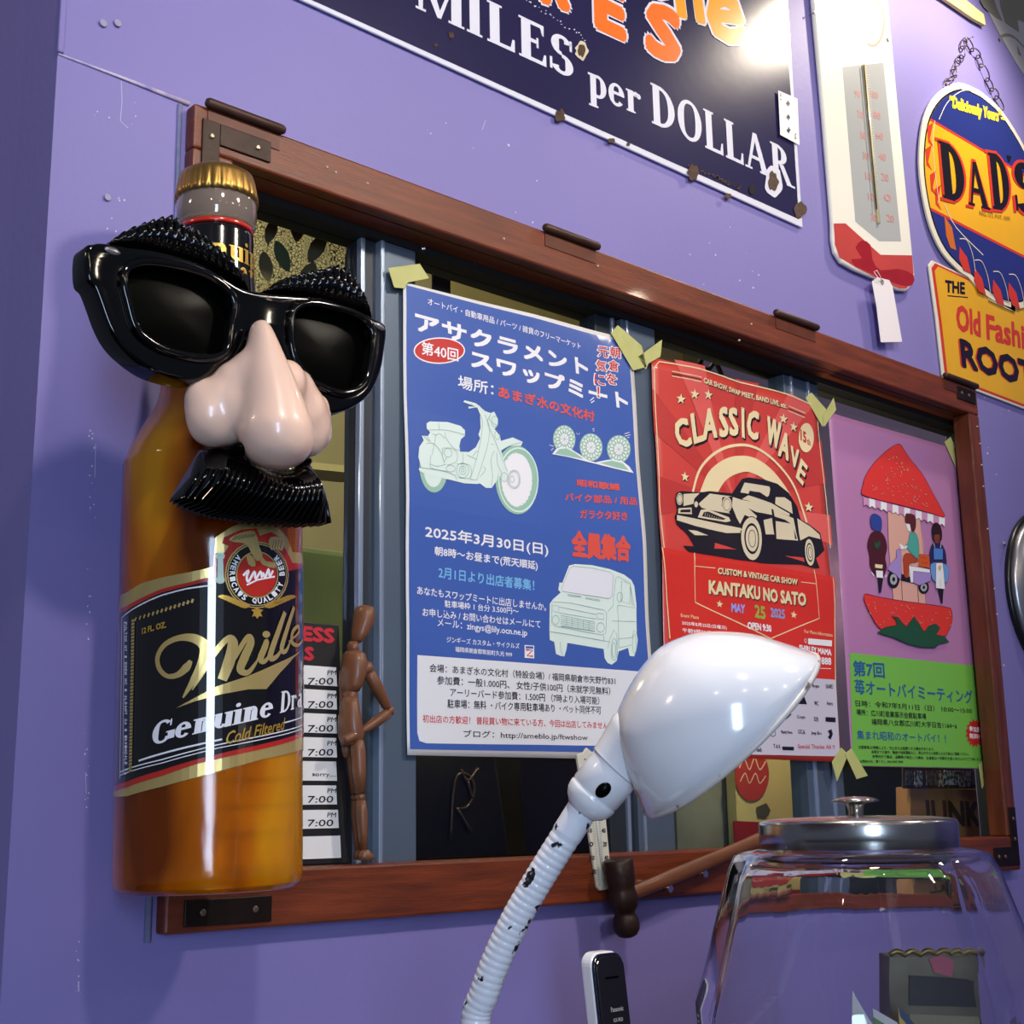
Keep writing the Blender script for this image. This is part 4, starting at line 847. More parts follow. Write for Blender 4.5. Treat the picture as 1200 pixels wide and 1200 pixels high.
t=thing('round_sign','domed round metallic sign with a black rim at the right edge, cut off','sign',(ux,WY-.01,uz-rr_))
lathe('dome',[(rr_*.97,.0),(rr_*.93,.012),(rr_*.75,.022),(rr_*.4,.030),(0,.033)],(ux,WY-.008,uz),(0,-1,0),M('brushed_metal','#a9a9b0',.32,.85,var=.1,vs=3),t,64)
lathe('rim',[(rr_*.95,.0),(rr_,.0),(rr_*1.01,.006),(rr_*.98,.011),(rr_*.95,.009)],(ux,WY-.001,uz),(0,-1,0),M('rim_black','#111013',.3),t,64)
# ---------------------------------------------------------------- display bottle
B0=Vector((.6764,-.1375,1.437)); BT=Vector((.6611,-.1375,2.1548)); BA=(BT-B0).normalized(); RB=.0868
bot=thing('display_bottle','oversized amber beer bottle with a black and gold label, mounted over the left window edge','bottle',tuple(B0))
h=lambda z:(z-1.437)/BA.z
def ambermat():
    mt=bpy.data.materials.new('amber_plastic'); mt.use_nodes=True; nt=mt.node_tree; b=nt.nodes['Principled BSDF']; I=b.inputs
    I['Roughness'].default_value=.12; I['Transmission Weight'].default_value=.55; I['IOR'].default_value=1.35; I['Coat Weight'].default_value=.35; I['Coat Roughness'].default_value=.03; I['Specular IOR Level'].default_value=.35
    tc=nt.nodes.new('ShaderNodeTexCoord'); mp=nt.nodes.new('ShaderNodeMapping'); mp.inputs['Scale'].default_value=(1,1,.35); n=nt.nodes.new('ShaderNodeTexNoise'); n.inputs['Scale'].default_value=9; n.inputs['Detail'].default_value=3
    r=nt.nodes.new('ShaderNodeValToRGB'); r.color_ramp.elements[0].position=.38; r.color_ramp.elements[0].color=lin('#7d3a02'); r.color_ramp.elements[1].position=.63; r.color_ramp.elements[1].color=lin('#ffb017'); e3=r.color_ramp.elements.new(.5); e3.color=lin('#d97606')  # ramp puts backlit glow and dark patches into the amber colour
    nt.links.new(tc.outputs['Object'],mp.inputs[0]); nt.links.new(mp.outputs[0],n.inputs[0]); nt.links.new(n.outputs[0],r.inputs[0]); nt.links.new(r.outputs[0],I['Base Color'])
    n2=nt.nodes.new('ShaderNodeTexNoise'); n2.inputs['Scale'].default_value=30; nt.links.new(mp.outputs[0],n2.inputs[0]); bp=nt.nodes.new('ShaderNodeBump'); bp.inputs['Strength'].default_value=.3; bp.inputs['Distance'].default_value=.006
    nt.links.new(n2.outputs[0],bp.inputs['Height']); nt.links.new(bp.outputs[0],I['Normal'])
    return mt
AMB=ambermat()
prof=[(0,.004),(.060,.002),(.076,.0),(.0835,.004),(RB,.016),(RB,.10),(RB,.25),(RB,h(1.8238)),(.0852,h(1.8428)),(.0780,h(1.8621)),(.0665,h(1.883)),(.0555,h(1.905)),(.0505,h(1.935)),(.0455,h(1.975)),(.0395,h(2.02)),(.0370,h(2.05)),(.0362,h(2.08)),(.0362,h(2.092))]
pf=[tuple(p) for p in crom([Vector((a,b)) for a,b in prof],3)]
lathe('body',pf,B0,BA,AMB,bot,72)
CLEARP=M('clear_neck_plastic','#d8c6b8',.08,trans=.75,ior=1.35,coat=1)
lathe('lip',[(.0365,h(2.088)),(.040,h(2.094)),(.0412,h(2.106)),(.0405,h(2.12)),(.0385,h(2.128)),(0,h(2.128))],B0,BA,CLEARP,bot,56)
GOLD=M('gold_foil','#dcc27c',.26,.6,var=.15,vs=14,stretch=(1,1,.15),bump=.06,bs=18); GOLDC=M('gold_cap','#b48d4a',.35,.9,var=.1,vs=20)
def crimp(t,hh):
    k=max(0,min(1,(h(2.150)-hh)/(h(2.150)-h(2.122)))); return 1+.055*k*(abs(math.sin(t*14))**.6-.45)
lathe('cap',[(.0385,h(2.119)),(.0415,h(2.119)),(.0412,h(2.126)),(.0400,h(2.134)),(.0388,h(2.142)),(.0370,h(2.148)),(.030,h(2.1525)),(.015,h(2.1545)),(0,h(2.155))],B0,BA,GOLDC,bot,168,crimp)
FOIL=M('black_foil','#0b0908',.14,.2,coat=1)
lathe('neck_label',[(.0372,h(2.085)),(.0376,h(2.08)),(.0380,h(2.05)),(.0405,h(2.02)),(.0465,h(1.975)),(.0512,h(1.940)),(.0505,h(1.938))],B0,BA,FOIL,bot,72)
lathe('neck_band',[(.0366,h(2.0915)),(.0375,h(2.0905)),(.0379,h(2.087)),(.0374,h(2.0855))],B0,BA,M('red_band','#c3281a',.2,coat=.6),bot,72)
lathe('neck_band',[(.0366,h(2.0955)),(.0375,h(2.095)),(.0377,h(2.0916)),(.0372,h(2.0905))],B0,BA,GOLD,bot,72)
GLET=M('gold_print','#d9ae50',.3,.6)
A=Art(Cyl(B0,BA,.0386),bot,2,(0,0,3)); A.name='neck_lettering'; A.lay=0
A.glyphs(GLET,serif('nuin',.06,1.3),(745,905),(893,955),78,lay=1); A.glyphs(GLET,serif('raft',.06,1.3),(790,985),(905,1030),88,lay=1)
A.build((.008,.02))
# main label
CY_=Cyl(B0,BA,RB)
A=Art(CY_,bot,3,(130,600,5)); A.cut=True
BLKL=M('label_black','#0d0b0a',.16,.1,coat=1); NAVL=M('label_navy','#1a2148',.2,coat=1); REDL=M('label_red','#b5281c',.22,coat=.8); WHL=M('label_white','#e8e9f2',.3,coat=.5)
# outline (zoomed px of the upper crop; the lower crop has the same scale, 650 px further down)
up=[(57,490),(100,470),(180,420),(300,385),(450,355),(545,335),(600,320),(612,150),(700,90),(800,52),(870,75),(960,78),(1030,150),(1060,235),(1110,240)]
dn=[(1110,650+742),(880,650+800),(700,650+850),(500,650+905),(300,650+960),(100,650+1015),(30,650+1020)]
def band(mt,l,top,bottom,name,ext=0):
    A.name=name
    Q=[A.P(p) for p in top]; R_=[A.P(p) for p in bottom]
    # carry the label on round the sides of the bottle
    e=RB*2.05
    sl=(Q[-1].y-Q[0].y)*.0; 
    Q=[wx(-e,Q[0].y-.045)]+Q+[wx(e,Q[-1].y-.02)]
    R_=[wx(e,R_[0].y-.0)]+R_+[wx(-e,R_[-1].y-.0)]
    A.rawpoly(mt,Q+R_,lay=l)
band(GOLD,0,up,dn,'label_foil')
off=lambda L,dy:[(a,b+dy) for a,b in L]
up2=[(57,572),(100,550),(180,506),(300,452),(450,415),(545,390),(600,378),(612,240),(665,240),(690,200),(650,185),(660,150),(760,105),(850,95),(870,140),(935,118),(990,150),(1020,220),(1060,300),(1110,300)]
dn2=[(1110,650+640+28),(700,650+752+28),(500,650+800+28),(300,650+870+28),(100,650+935+28),(30,650+958+28)]
band(REDL,1,up2,dn2,'label_red_band')
up3=[(57,597),(100,575),(180,530),(300,474),(450,436),(545,412),(610,402),(760,420),(900,400),(1040,345),(1110,330)]
dn3=[(1110,650+638),(700,650+750),(500,650+800),(300,650+862),(100,650+928),(30,650+952)]
band(BLKL,2,up3,dn3,'label_black_field')
A.lay=4; A.name='label_border_lines'
A.poly(NAVL,[(72,615),(112,600),(120,650+200),(118,650+880),(55,650+905),(60,650+400)],lay=3)
A.z=(130,600,5)
for pts,w_ in (([(62,1560),(72,900),(74,620),(180,545),(300,490),(450,450),(600,430)],1.3),([(80,1530),(84,900),(86,640)],.7)): A.line(WHL,pts,w_,lay=4)
for k in range(46): 
    y=640+k*19.5; x=136-k*.35; A.line(GOLD,[(x-6,y),(x+12,y-6)],2.2,lay=5,cut=False)
for k in range(14):
    x=150+k*25; y=632-k*8.2; A.line(GOLD,[(x,y+8),(x+8,y-14)],2.0,lay=5,cut=False)
for pts,w_ in (([(170,1458),(420,1385),(650,1332)],1.6),([(60,1525),(300,1452),(620,1365),(1110,1248)],1.0),([(60,1545),(300,1472),(620,1385),(1110,1268)],.8),([(1010,1235),(1110,1200)],1.2)): A.line(WHL,pts,w_,lay=4)
A.name='side_lettering'
for k,cch in enumerate('FULTON NY • EDEN NC • ALBANY GA • IRWINDALE CA'):
    if cch!=' ':
        y=648+k*19.5; A.text(WHL,cch,(88,y),(88+3,y+15),13,.03,lay=5,up=(15,-4))
A.name='volume_lettering'; A.text(GLET,'12 FL. OZ.',(190,718),(330,678),36,.05,lay=5)
A.name='brand_lettering'; A.z=(130,730,5)
def sc(pts,ws): A.line(GOLD,pts,[w_*.155 for w_ in ws],smooth=6,lay=A.lay)
SW=[([(470,222),(445,262),(395,305),(335,312),(290,268),(280,200),(320,130),(400,90),(490,92),(550,140),(535,230),(490,330),(425,440)],[20,48,34,26,30,30,30,34,52,62,50,42,8]),
 ([(478,395),(530,310),(590,200),(680,95),(712,120),(690,230),(650,335)],[5,20,34,34,60,66,52]),
 ([(640,330),(720,205),(795,85),(815,115),(780,200),(755,275),(800,290),(850,225)],[8,28,30,46,52,46,30,14]),
 ([(845,235),(900,115),(900,130),(870,210),(895,225),(945,160)],[10,30,40,42,26,12]),
 ([(930,165),(1010,-60),(975,40),(925,195),(960,200),(1000,140)],[10,28,36,40,26,12]),
 ([(985,150),(1062,-90),(1030,10),(990,150),(1015,165),(1040,110)],[10,26,34,36,26,12]),
 ([(1030,110),(1088,55),(1085,20),(1055,50),(1050,115),(1085,130),(1112,95)],[8,18,22,28,30,20,10])]
for k,(p_,w_) in enumerate(SW): A.lay=5+k*.3; sc(p_,w_)
A.lay=6; A.ell(GOLD,(903,68),22,20,lay=6)
A.poly(GOLD,[(385,500),(620,372),(800,312),(960,240),(1112,150),(1060,205),(985,290),(905,388),(800,390),(640,420),(500,458)],lay=4.5)
A.name='style_lettering'
A.glyphs(WHL,serif('Genuine',.05,1.5),(243,722),(938,545),130,shear=.10,lay=5.2)
A.glyphs(WHL,serif('D',.05,1.25),(980,530),(1040,514),125,shear=.10,lay=5.2); A.glyphs(WHL,serif('r',.05,1.3),(1043,511),(1074,502),125,shear=.08,lay=5.2); A.glyphs(WHL,serif('a',.05,1.3),(1078,500),(1108,490),125,shear=.06,lay=5.2)
_a=A.P((1108,490)); _g,_w=serif('ft',.05,1.3)
for j_,q in enumerate(_g): A.rawpoly(WHL,[wx(_a.x+.004+x*.021,_a.y+.002+y*.021) for x,y in q],lay=5.2+j_*.05)
A.text(GLET,'Cold Filtered',(665,715),(1003,628),74,.02,.25,lay=5,cut=True)
# medallion
A.z=(130,600,5); A.name='medallion'
mc=(850,370)
A.ell(GOLD,mc,184,196,lay=4); A.ell(BLKL,mc,176,188,lay=5); A.ring(GOLD,mc,168,180,1.0,40,lay=6); A.ell(REDL,mc,112,128,lay=6); A.ring(GOLD,mc,118,134,1.3,36,lay=7)
s_="AMERICA'S QUALITY BEER"
for k,cch in enumerate(s_):
    t_=math.radians(-128-k*(284/(len(s_)-1))); ct,st_=math.cos(t_),-math.sin(t_)
    # letters run anticlockwise from upper left, feet outward
    px_,py_=mc[0]+140*ct,mc[1]-152*st_*-1*-1
    bx_,by_=mc[0]+160*ct,mc[1]+172*math.sin(-(-t_))*1
    if cch==' ': continue
    a_=math.radians(-140-k*(260/(len(s_)-1))); cx2,cy2=math.cos(a_),math.sin(a_)
    tx,ty=cy2,-cx2   # tangent, anticlockwise on screen
    c_=(mc[0]+158*cx2,mc[1]+170*cy2)
    A.text(WHL,cch,(c_[0]-tx*13,c_[1]-ty*13),(c_[0]+tx*13,c_[1]+ty*13),30,.06,lay=7,up=(-cx2*32,-cy2*34))
A.line(WHL,[(770,375),(800,345),(790,385),(800,410),(835,350),(840,395),(870,350),(875,385),(885,360),(895,385),(915,335),(920,380),(940,345)],[2.2]*13,smooth=4,lay=8); A.line(WHL,[(790,430),(850,400),(950,380)],1.5,lay=8)
A.name='eagle_emblem'
for q in ([(690,165),(720,140),(780,118),(830,112),(850,150),(860,200),(880,260),(850,290),(820,250),(800,210),(770,185),(720,180)],[(925,150),(985,150),(1005,185),(990,230),(960,215),(930,225),(915,190)],[(790,250),(830,270),(840,320),(800,310)],[(870,255),(900,290),(955,300),(950,330),(890,315),(865,290)]): A.poly(GOLD,q,2,lay=8)
for k in range(7): A.line(BLKL,[(700+k*20,172-k*4),(735+k*18,140-k*2)],.5,lay=9,cut=False)
for k in range(4): A.line(BLKL,[(935+k*15,215),(945+k*15,165)],.5,lay=9,cut=False)
A.name='wheat_emblem'
for sx in (-1,1):
    for k in range(6):
        x=mc[0]+sx*(150-k*22); y=mc[1]+130+k*10
        A.poly(GLET,[(x,y),(x+sx*48,y-14-k*2),(x+sx*74,y-2),(x+sx*30,y+16)],2,lay=6)
A.poly(GLET,[(838,570),(850,560),(862,570),(885,575),(870,590),(880,615),(862,610),(850,628),(838,610),(820,615),(830,590),(815,575)],lay=7)
for y0 in (260,400): A.ell(M('label_grey_green','#8d9a8a',.3,.5),(640,y0),26,22,lay=5)
A.poly(MATS['label_grey_green'],[(625,270),(655,270),(660,400),(622,400)],lay=5)
_o=A.build((.007,.03))
# ---------------------------------------------------------------- novelty glasses with nose and moustache
GY=-.268; GT=.030
gl=thing('novelty_glasses','giant black joke glasses with eyebrows, false nose and moustache, worn by the bottle','glasses',tuple(on_y(280,615,-.25)))
outer=[(103,288),(111,285),(121,284),(148,288),(190,294),(232,307),(257,320),(285,337),(310,342),(345,345),(378,348),(412,359),(440,373),(452,380),(454,392),(452,408),(448,432),(437,458),(420,474),(398,483),(378,482),(360,470),(344,445),(332,420),(322,396),(308,386),(292,388),(284,404),(275,419),(262,431),(247,440),(231,447),(207,443),(182,435),(160,421),(140,402),(127,380),(117,353),(110,335),(103,327),(101,308)]
h1=[(145,335),(149,352),(157,380),(170,397),(197,412),(232,420),(256,418),(267,408),(271,382),(275,358),(267,340),(247,325),(217,314),(176,307),(154,311),(146,320)]
h2=[(341,375),(345,362),(358,356),(378,357),(412,366),(431,379),(437,397),(433,430),(427,449),(414,459),(398,461),(378,454),(363,446),(352,432),(342,410)]
def curve_solid(name,loops,y0,depth,bev,mat,parent):
    """rounded plate facing the room: loops are photo outlines on the plane y0"""
    cu=bpy.data.curves.new('c','CURVE'); cu.dimensions='2D'; cu.fill_mode='BOTH'; cu.extrude=depth/2-bev; cu.bevel_depth=bev; cu.bevel_resolution=3; cu.offset=-bev
    for L in loops:
        P=[on_y(a,b,y0) for a,b in L]; P=crom(P,4,True); sp=cu.splines.new('POLY'); sp.points.add(len(P)-1); sp.use_cyclic_u=True
        for i,p in enumerate(P): sp.points[i].co=(p.x,p.z,0,1)
    ob=bpy.data.objects.new('c',cu); me=ob.to_mesh(); V=[(v.co.x,y0+depth/2-v.co.z,v.co.y) for v in me.vertices]; Fc=[tuple(p.vertices) for p in me.polygons]
    ob.to_mesh_clear(); bpy.data.objects.remove(ob); bpy.data.curves.remove(cu)
    bm=bmesh.new(); vs=[bm.verts.new(v) for v in V]
    for f in Fc:
        try: bm.faces.new([vs[i] for i in f])
        except ValueError: pass
    bmesh.ops.remove_doubles(bm,verts=bm.verts,dist=1e-6)
    return autosmooth(bmk(name,bm,mat,parent),50)
curve_solid('frame',[outer,h1,h2],GY,GT,.004,BLACKP,gl)
# raised inner rim round each lens
for hh in (h1,h2):
    P=crom([on_y(a,b,GY-.001) for a,b in hh],5,True)
    tube('lens_rim',P,.0042,BLACKP,gl,10,True)
    c=sum((Vector(p) for p in P),Vector())/len(P)
    Pq=[c+(p-c)*1.03 for p in P]; n=len(Pq); V=[];Fc=[]
    for k,f in enumerate((1,.75,.45,.15)):
        for p in Pq: q=c+(p-c)*f; V.append((q.x,GY+.014-.006*(1-f*f),q.z))
    for k in range(3):
        for i in range(n): j=(i+1)%n; Fc.append((k*n+i,k*n+j,(k+1)*n+j,(k+1)*n+i))
    Fc.append(tuple(3*n+i for i in range(n)))
    mk('lens',V,Fc,LENS,gl,smooth=True)
for (u0,v0,u1,v1) in ((122,291,141,297),(438,379,451,386)):
    a,b=on_y(u0,v0,GY-.0005),on_y(u1,v1,GY-.0005); c=(a+b)/2; d=(b-a)/2
    bm=bmesh.new(); bmesh.ops.create_uvsphere(bm,u_segments=16,v_segments=8,radius=1)
    for v in bm.verts: v.co=c+d*v.co.x+Vector((0,-.0015*v.co.y,0))+Vector((0,0,.0035*v.co.z))
    bmk('hinge_stud',bm,M('grey_stud','#77757a',.3,.6),gl,True)
def ribbed(name,base,tip,n,yb,yt,bulge,amp,rows=10,taper=True,sub=6):
    """corrugated moulded hair: base and tip are photo polylines on planes yb and yt"""
    Bp=crom([on_y(a,b,yb) for a,b in base],12); Tp=crom([on_y(a,b,yt) for a,b in tip],12)
    def samp(P,t):
        x=t*(len(P)-1); i=min(int(x),len(P)-2); return P[i].lerp(P[i+1],x-i)
    N=n*sub; V=[];Fc=[]
    for i in range(N+1):
        t=i/N; ph=abs(math.sin(PI*n*t)); b=samp(Bp,t); e=samp(Tp,t); edge=min(1,6*min(t,1-t)+.15)
        e=b+(e-b)*(1-.10*(1-ph))
        for j in range(rows+1):
            s_=j/rows; p=b.lerp(e,s_); yy=bulge(s_)*edge+amp*ph*(.3+.7*s_)*edge; V.append((p.x,p.y-yy,p.z))
        for j in range(rows+1):
            s_=1-j/rows; p=b.lerp(e,s_); V.append((p.x,max(yb,yt)+.004,p.z))
    M_=2*(rows+1)
    for i in range(N):
        for j in range(M_):
            k=(j+1)%M_; Fc.append((i*M_+j,i*M_+k,(i+1)*M_+k,(i+1)*M_+j))
    Fc.append(tuple(range(M_))[::-1]); Fc.append(tuple(N*M_+j for j in range(M_)))
    bm=bmesh.new(); vs=[bm.verts.new(v) for v in V]
    for f in Fc: bm.faces.new([vs[i] for i in f])
    return autosmooth(bmk(name,bm,BLACKP,gl),60)
ribbed('eyebrow',[(124,291),(160,293),(192,298),(232,310),(262,325),(292,342)],[(131,281),(145,271),(166,262),(184,256),(202,253),(214,263),(228,269),(242,279),(255,290),(268,302),(281,318)],17,GY+.012,GY+.004,lambda s:.008*math.sin(PI*min(1,s*1.1)),.0035)
ribbed('eyebrow',[(308,346),(345,349),(378,352),(410,362),(436,376)],[(311,340),(322,331),(336,325),(355,320),(375,316),(394,311),(408,319),(419,332),(427,350),(432,364)],17,GY+.012,GY+.004,lambda s:.008*math.sin(PI*min(1,s*1.1)),.0035)
ribbed('moustache',[(236,527),(262,522),(290,530),(312,545),(335,548),(352,543),(364,545)],[(211,583),(228,594),(252,602),(275,606),(300,610),(330,613),(358,615),(389,613)],26,-.245,-.262,lambda s:.030*math.sin(PI*min(1,s*.92)) if s<.72 else .030*math.sin(PI*.72*.92)-(s-.72)*.07,.003,14)
# nose: swollen chain of balls grown into one skin
def balls(name,L,mat,parent,vox=.0022,sm=14):
    bm=bmesh.new()
    for (px,py,y,rx,ry,rz) in L:
        c=on_y(px,py,y); r=bmesh.ops.create_icosphere(bm,subdivisions=3,radius=1)['verts']
        for v in r: v.co=Vector((c.x+v.co.x*rx,c.y+v.co.y*ry,c.z+v.co.z*rz))
    me=bpy.data.meshes.new('t'); bm.to_mesh(me); bm.free(); ob=bpy.data.objects.new('t',me); COL.objects.link(ob)
    md=ob.modifiers.new('r','REMESH'); md.mode='VOXEL'; md.voxel_size=vox; s2=ob.modifiers.new('s','SMOOTH'); s2.iterations=sm; s2.factor=.5
    dg=bpy.context.evaluated_depsgraph_get(); e=ob.evaluated_get(dg); m2=e.to_mesh(); V=[v.co.copy() for v in m2.vertices]; Fc=[tuple(p.vertices) for p in m2.polygons]; e.to_mesh_clear(); bpy.data.objects.remove(ob)
    return mk(name,V,Fc,mat,parent,smooth=True)
N_=[]
ch_=[(305,388,-.286,.0095,.014,.012),(307,402,-.290,.0125,.018,.015),(309,420,-.292,.017,.022,.018),(312,440,-.294,.022,.026,.020),(316,462,-.297,.026,.030,.022),(320,485,-.300,.030,.033,.026),(323,506,-.303,.0335,.035,.029),(325,517,-.303,.032,.034,.0265)]
for a,b in zip(ch_,ch_[1:]):
    for k in range(3): N_.append(tuple(a[i]+(b[i]-a[i])*k/3 for i in range(6)))
N_.append(ch_[-1])
N_+= [(256,484,-.262,.0300,.022,.0315),(266,470,-.266,.027,.022,.026),(284,460,-.272,.026,.024,.024),(285,482,-.272,.030,.026,.028),(246,486,-.256,.0245,.016,.030),(248,498,-.256,.024,.016,.022),
      (362,498,-.262,.0215,.020,.029),(356,482,-.266,.022,.022,.027),(345,462,-.268,.021,.022,.026),(360,514,-.260,.019,.016,.019),(300,500,-.270,.030,.024,.018)]
N_+= [(238,470,-.258,.018,.016,.022),(275,448,-.272,.020,.020,.020),(292,440,-.280,.020,.022,.024),(268,500,-.262,.026,.018,.018),(335,450,-.280,.018,.022,.024),(372,480,-.256,.014,.014,.022),(374,505,-.254,.014,.012,.020)]
balls('nose',N_,SKIN,gl,.0024,40)
for (px,py,y,rx,rz) in ((283,526,-.284,.012,.0055),(353,541,-.276,.009,.005)):
    bm=bmesh.new(); bmesh.ops.create_uvsphere(bm,u_segments=18,v_segments=10,radius=1); c=on_y(px,py,y)
    for v in bm.verts: v.co=c+Vector((v.co.x*rx,v.co.y*.012,v.co.z*rz))
    bmk('nostril',bm,LENS,gl,True)
# ---------------------------------------------------------------- counter under the window (holds lamp, jar and telephone)
ct=thing('counter','dark wooden counter below the window, under the lamp and the jar','counter',(1.9,-.40,0))
box('counter_top',.56,3.2,-.84,WY-.001,1.09,1.12,M('counter_wood','#4a2a1a',.35,var=.25,vs=5,stretch=(1,6,6),coat=.2),ct,.004)
box('counter_front',.60,3.16,-.80,-.77,.0,1.09,M('counter_panel','#3b2418',.5,var=.2,vs=4),ct); box('counter_side',.60,.63,-.77,WY-.002,0,1.09,MATS['counter_panel'],ct); box('counter_side',3.13,3.16,-.77,WY-.002,0,1.09,MATS['counter_panel'],ct)
# ---------------------------------------------------------------- gooseneck lamp
LW_=M('white_lamp_enamel','#f3f2f5',.16,coat=.6,var=.02,vs=10); LWN=M('chipped_white_paint','#e9eaf2',.3,hex2='#1c1c22',vs=85,thresh=(.625,.64),coat=.3)
LD=.95
lamp=thing('gooseneck_lamp','white enamel gooseneck desk lamp with a scoop shade, in the foreground','lamp',tuple(Vector((.655,-.555,1.12))))
L=lambda a,b:at_depth(a,b,LD)
k_=LD/FPX
path=[L(684,946),L(664,978),L(634,1026),L(606,1074),L(584,1120),L(568,1162),L(557,1202)]
path+= [Vector((.651,-.553,1.30)),Vector((.653,-.556,1.22)),Vector((.655,-.555,1.135))]
P=crom(path,40)
# resample evenly and corrugate
Ls=[0]
for i in range(1,len(P)): Ls.append(Ls[-1]+(P[i]-P[i-1]).length)
tot=Ls[-1]; NS=420; Q=[];R_=[]; j=0
for i in range(NS+1):
    d_=tot*i/NS
    while j<len(Ls)-2 and Ls[j+1]<d_: j+=1
    t_=(d_-Ls[j])/max(1e-9,Ls[j+1]-Ls[j]); Q.append(P[j].lerp(P[j+1],t_))
    R_.append(.0098+.0007*abs(math.sin(PI*d_/.0050))**.5 if d_>.022 else .0108)
tube('gooseneck',Q,R_,LWN,lamp,20)
bx_=Vector((.655,-.555,1.12))
lathe('base',[(0,0),(.085,0),(.088,.006),(.082,.016),(.05,.024),(.02,.03),(.013,.036),(0,.036)],bx_,(0,0,1),LW_,lamp,48)
ax_=(L(742,874)-L(683,947)).normalized(); s0=L(683,947)
lathe('socket',[(.0115,-.002),(.013,.0),(.0155,.002),(.0178,.006),(.0186,.010),(.0186,.012),(.0176,.013),(.0186,.014),(.0190,.03),(.0190,.048),(.0205,.050),(.0205,.058),(.018,.062)],s0,ax_,LW_,lamp,48)
sw=at_depth(707,926,LD-.0195)
bm=bmesh.new(); bmesh.ops.create_uvsphere(bm,u_segments=16,v_segments=10,radius=1)
for v in bm.verts:
    v.co=sw+(_R*.72+_U*.69)*v.co.x*.0062+(_R*-.69+_U*.72)*v.co.y*.0045-_F*v.co.z*.0025
bmk('switch',bm,LENS,lamp,True)
# shade: scoop bowl. a runs along the open mouth, b is the height of the dome, c is across
pa,pb=L(757,952),L(955,768); a_ax=(pb-pa).normalized(); W_=(pb-pa).length
c_ax=_F.copy(); c_ax=(c_ax-a_ax*c_ax.dot(a_ax)).normalized(); c_ax=(c_ax+Vector((0,0,-.0))).normalized(); b_ax=c_ax.cross(a_ax).normalized()
if b_ax.dot(L(770,765)-(pa+pb)/2)<0: b_ax=-b_ax
prf=[(0,0),(9.6,28),(24,72),(46,100),(74,114),(108,124),(142,127),(170,119),(196,104),(231,68),(252,34),(264,12),(270.3,0)]
pr=crom([Vector(p) for p in prf],5)
V=[];Fc=[]; NC=28
u_=W_/270.3
for i,p in enumerate(pr):
    a=p.x; hb=p.y; ch=math.sqrt(max(0,1-((a-135.15)/135.3)**2))*135*.92
    for j in range(NC+1):
        ph=PI*j/NC; cc=-math.cos(ph)*ch; bb=hb*math.sin(ph)**.75
        V.append(pa+a_ax*a*u_+c_ax*cc*u_+b_ax*bb*u_)
for i in range(len(pr)-1):
    for j in range(NC): q=i*(NC+1)+j; Fc.append((q,q+1,q+NC+2,q+NC+1))
bm=bmesh.new(); vs=[bm.verts.new(v) for v in V]
for f in Fc: bm.faces.new([vs[i] for i in f])
bmesh.ops.remove_doubles(bm,verts=bm.verts,dist=2e-4)
o=bmk('shade',bm,LW_,lamp,True); md=o.modifiers.new('thickness','SOLIDIFY'); md.thickness=.0022; md.offset=0
rim=[]
for j in range(49):
    t_=2*PI*j/48
    if j<48: rim.append(pa+a_ax*(135.15-135*math.cos(t_))*u_+c_ax*math.sin(t_)*124*u_)
tube('shade_rim',rim,.0022,M('worn_rim','#cfc8c4',.35,hex2='#5a4a48',vs=60,thresh=(.6,.66)),lamp,10,True)
nk0=L(722,896); 
V,Fc=tube_geo(crom([L(722,900),L(733,888),L(748,876),L(768,862)],6),[.0205,.0205,.0207,.021,.0215,.022,.0228,.0236,.0245,.0255,.0265,.0275,.028,.028,.027,.026,.024,.020,.015],32)
mk('shade_neck',V,Fc,LW_,lamp,smooth=True)
lathe('bulb',[(0,-.01),(.009,0),(.009,.008),(.015,.018),(.018,.028),(.014,.040),(0,.045)],L(778,862),(L(856,885)-L(790,862)),M('bulb_glass','#d9d6cf',.1,trans=.5),lamp,24)
# ---------------------------------------------------------------- glass jar with steel lid
JC=Vector((.9235,-.682,0))
jar=thing('glass_jar','faceted clear glass jar with a steel lid, in the foreground at lower right','jar',(JC.x,JC.y,1.12))
dj=1.05; zj=lambda py:at_depth(1005,py,dj).z
m_=dj/FPX
JG=M('jar_glass','#fbfcff',.015,trans=1,ior=1.45)
_n=JG.node_tree; _b=_n.nodes['Principled BSDF']; _o=_n.nodes['Material Output']; _mx=_n.nodes.new('ShaderNodeMixShader'); _t=_n.nodes.new('ShaderNodeBsdfTransparent'); _mx.inputs[0].default_value=1.0
_n.links.new(_t.outputs[0],_mx.inputs[1]); _n.links.new(_b.outputs[0],_mx.inputs[2]); _n.links.new(_mx.outputs[0],_o.inputs[0])
jph=.35
def poly8(t,hh):
    k=max(0,min(1,(zj(992)-1.12-hh)/.03)); n=8; a=((t+jph)%(2*PI/n))-PI/n
    r=math.cos(PI/n)/math.cos(a); return 1+(r*1.045-1)*k*.85
zt=zj(993)-1.12
outp=[(.0,.0),(.085,.0),(.098,.004),(.104,.012),(.112,.05),(.124,.11),(.1305,zj(1195)-1.12),(.1300,zj(1175)-1.12),(.122,zj(1140)-1.12),(.110,zj(1075)-1.12),(.1005,zj(1020)-1.12),(.0955,zj(1002)-1.12),(.088,zj(996.5)-1.12),(.0725,zt),(.0705,zt+.004),(.0705,zt+.016)]
th=.0024
inp=[(.0680,zt+.016),(.0680,zt+.002),(.070,zt-.003),(.084,zj(1000.5)-1.12),(.0912,zj(1007)-1.12),(.0980,zj(1023)-1.12),(.1076,zj(1077)-1.12),(.1196,zj(1141)-1.12),(.1274,zj(1176)-1.12),(.1279,zj(1195)-1.12),(.1214,.11),(.1093,.05),(.099,.016),(.08,.009),(0,.008)]
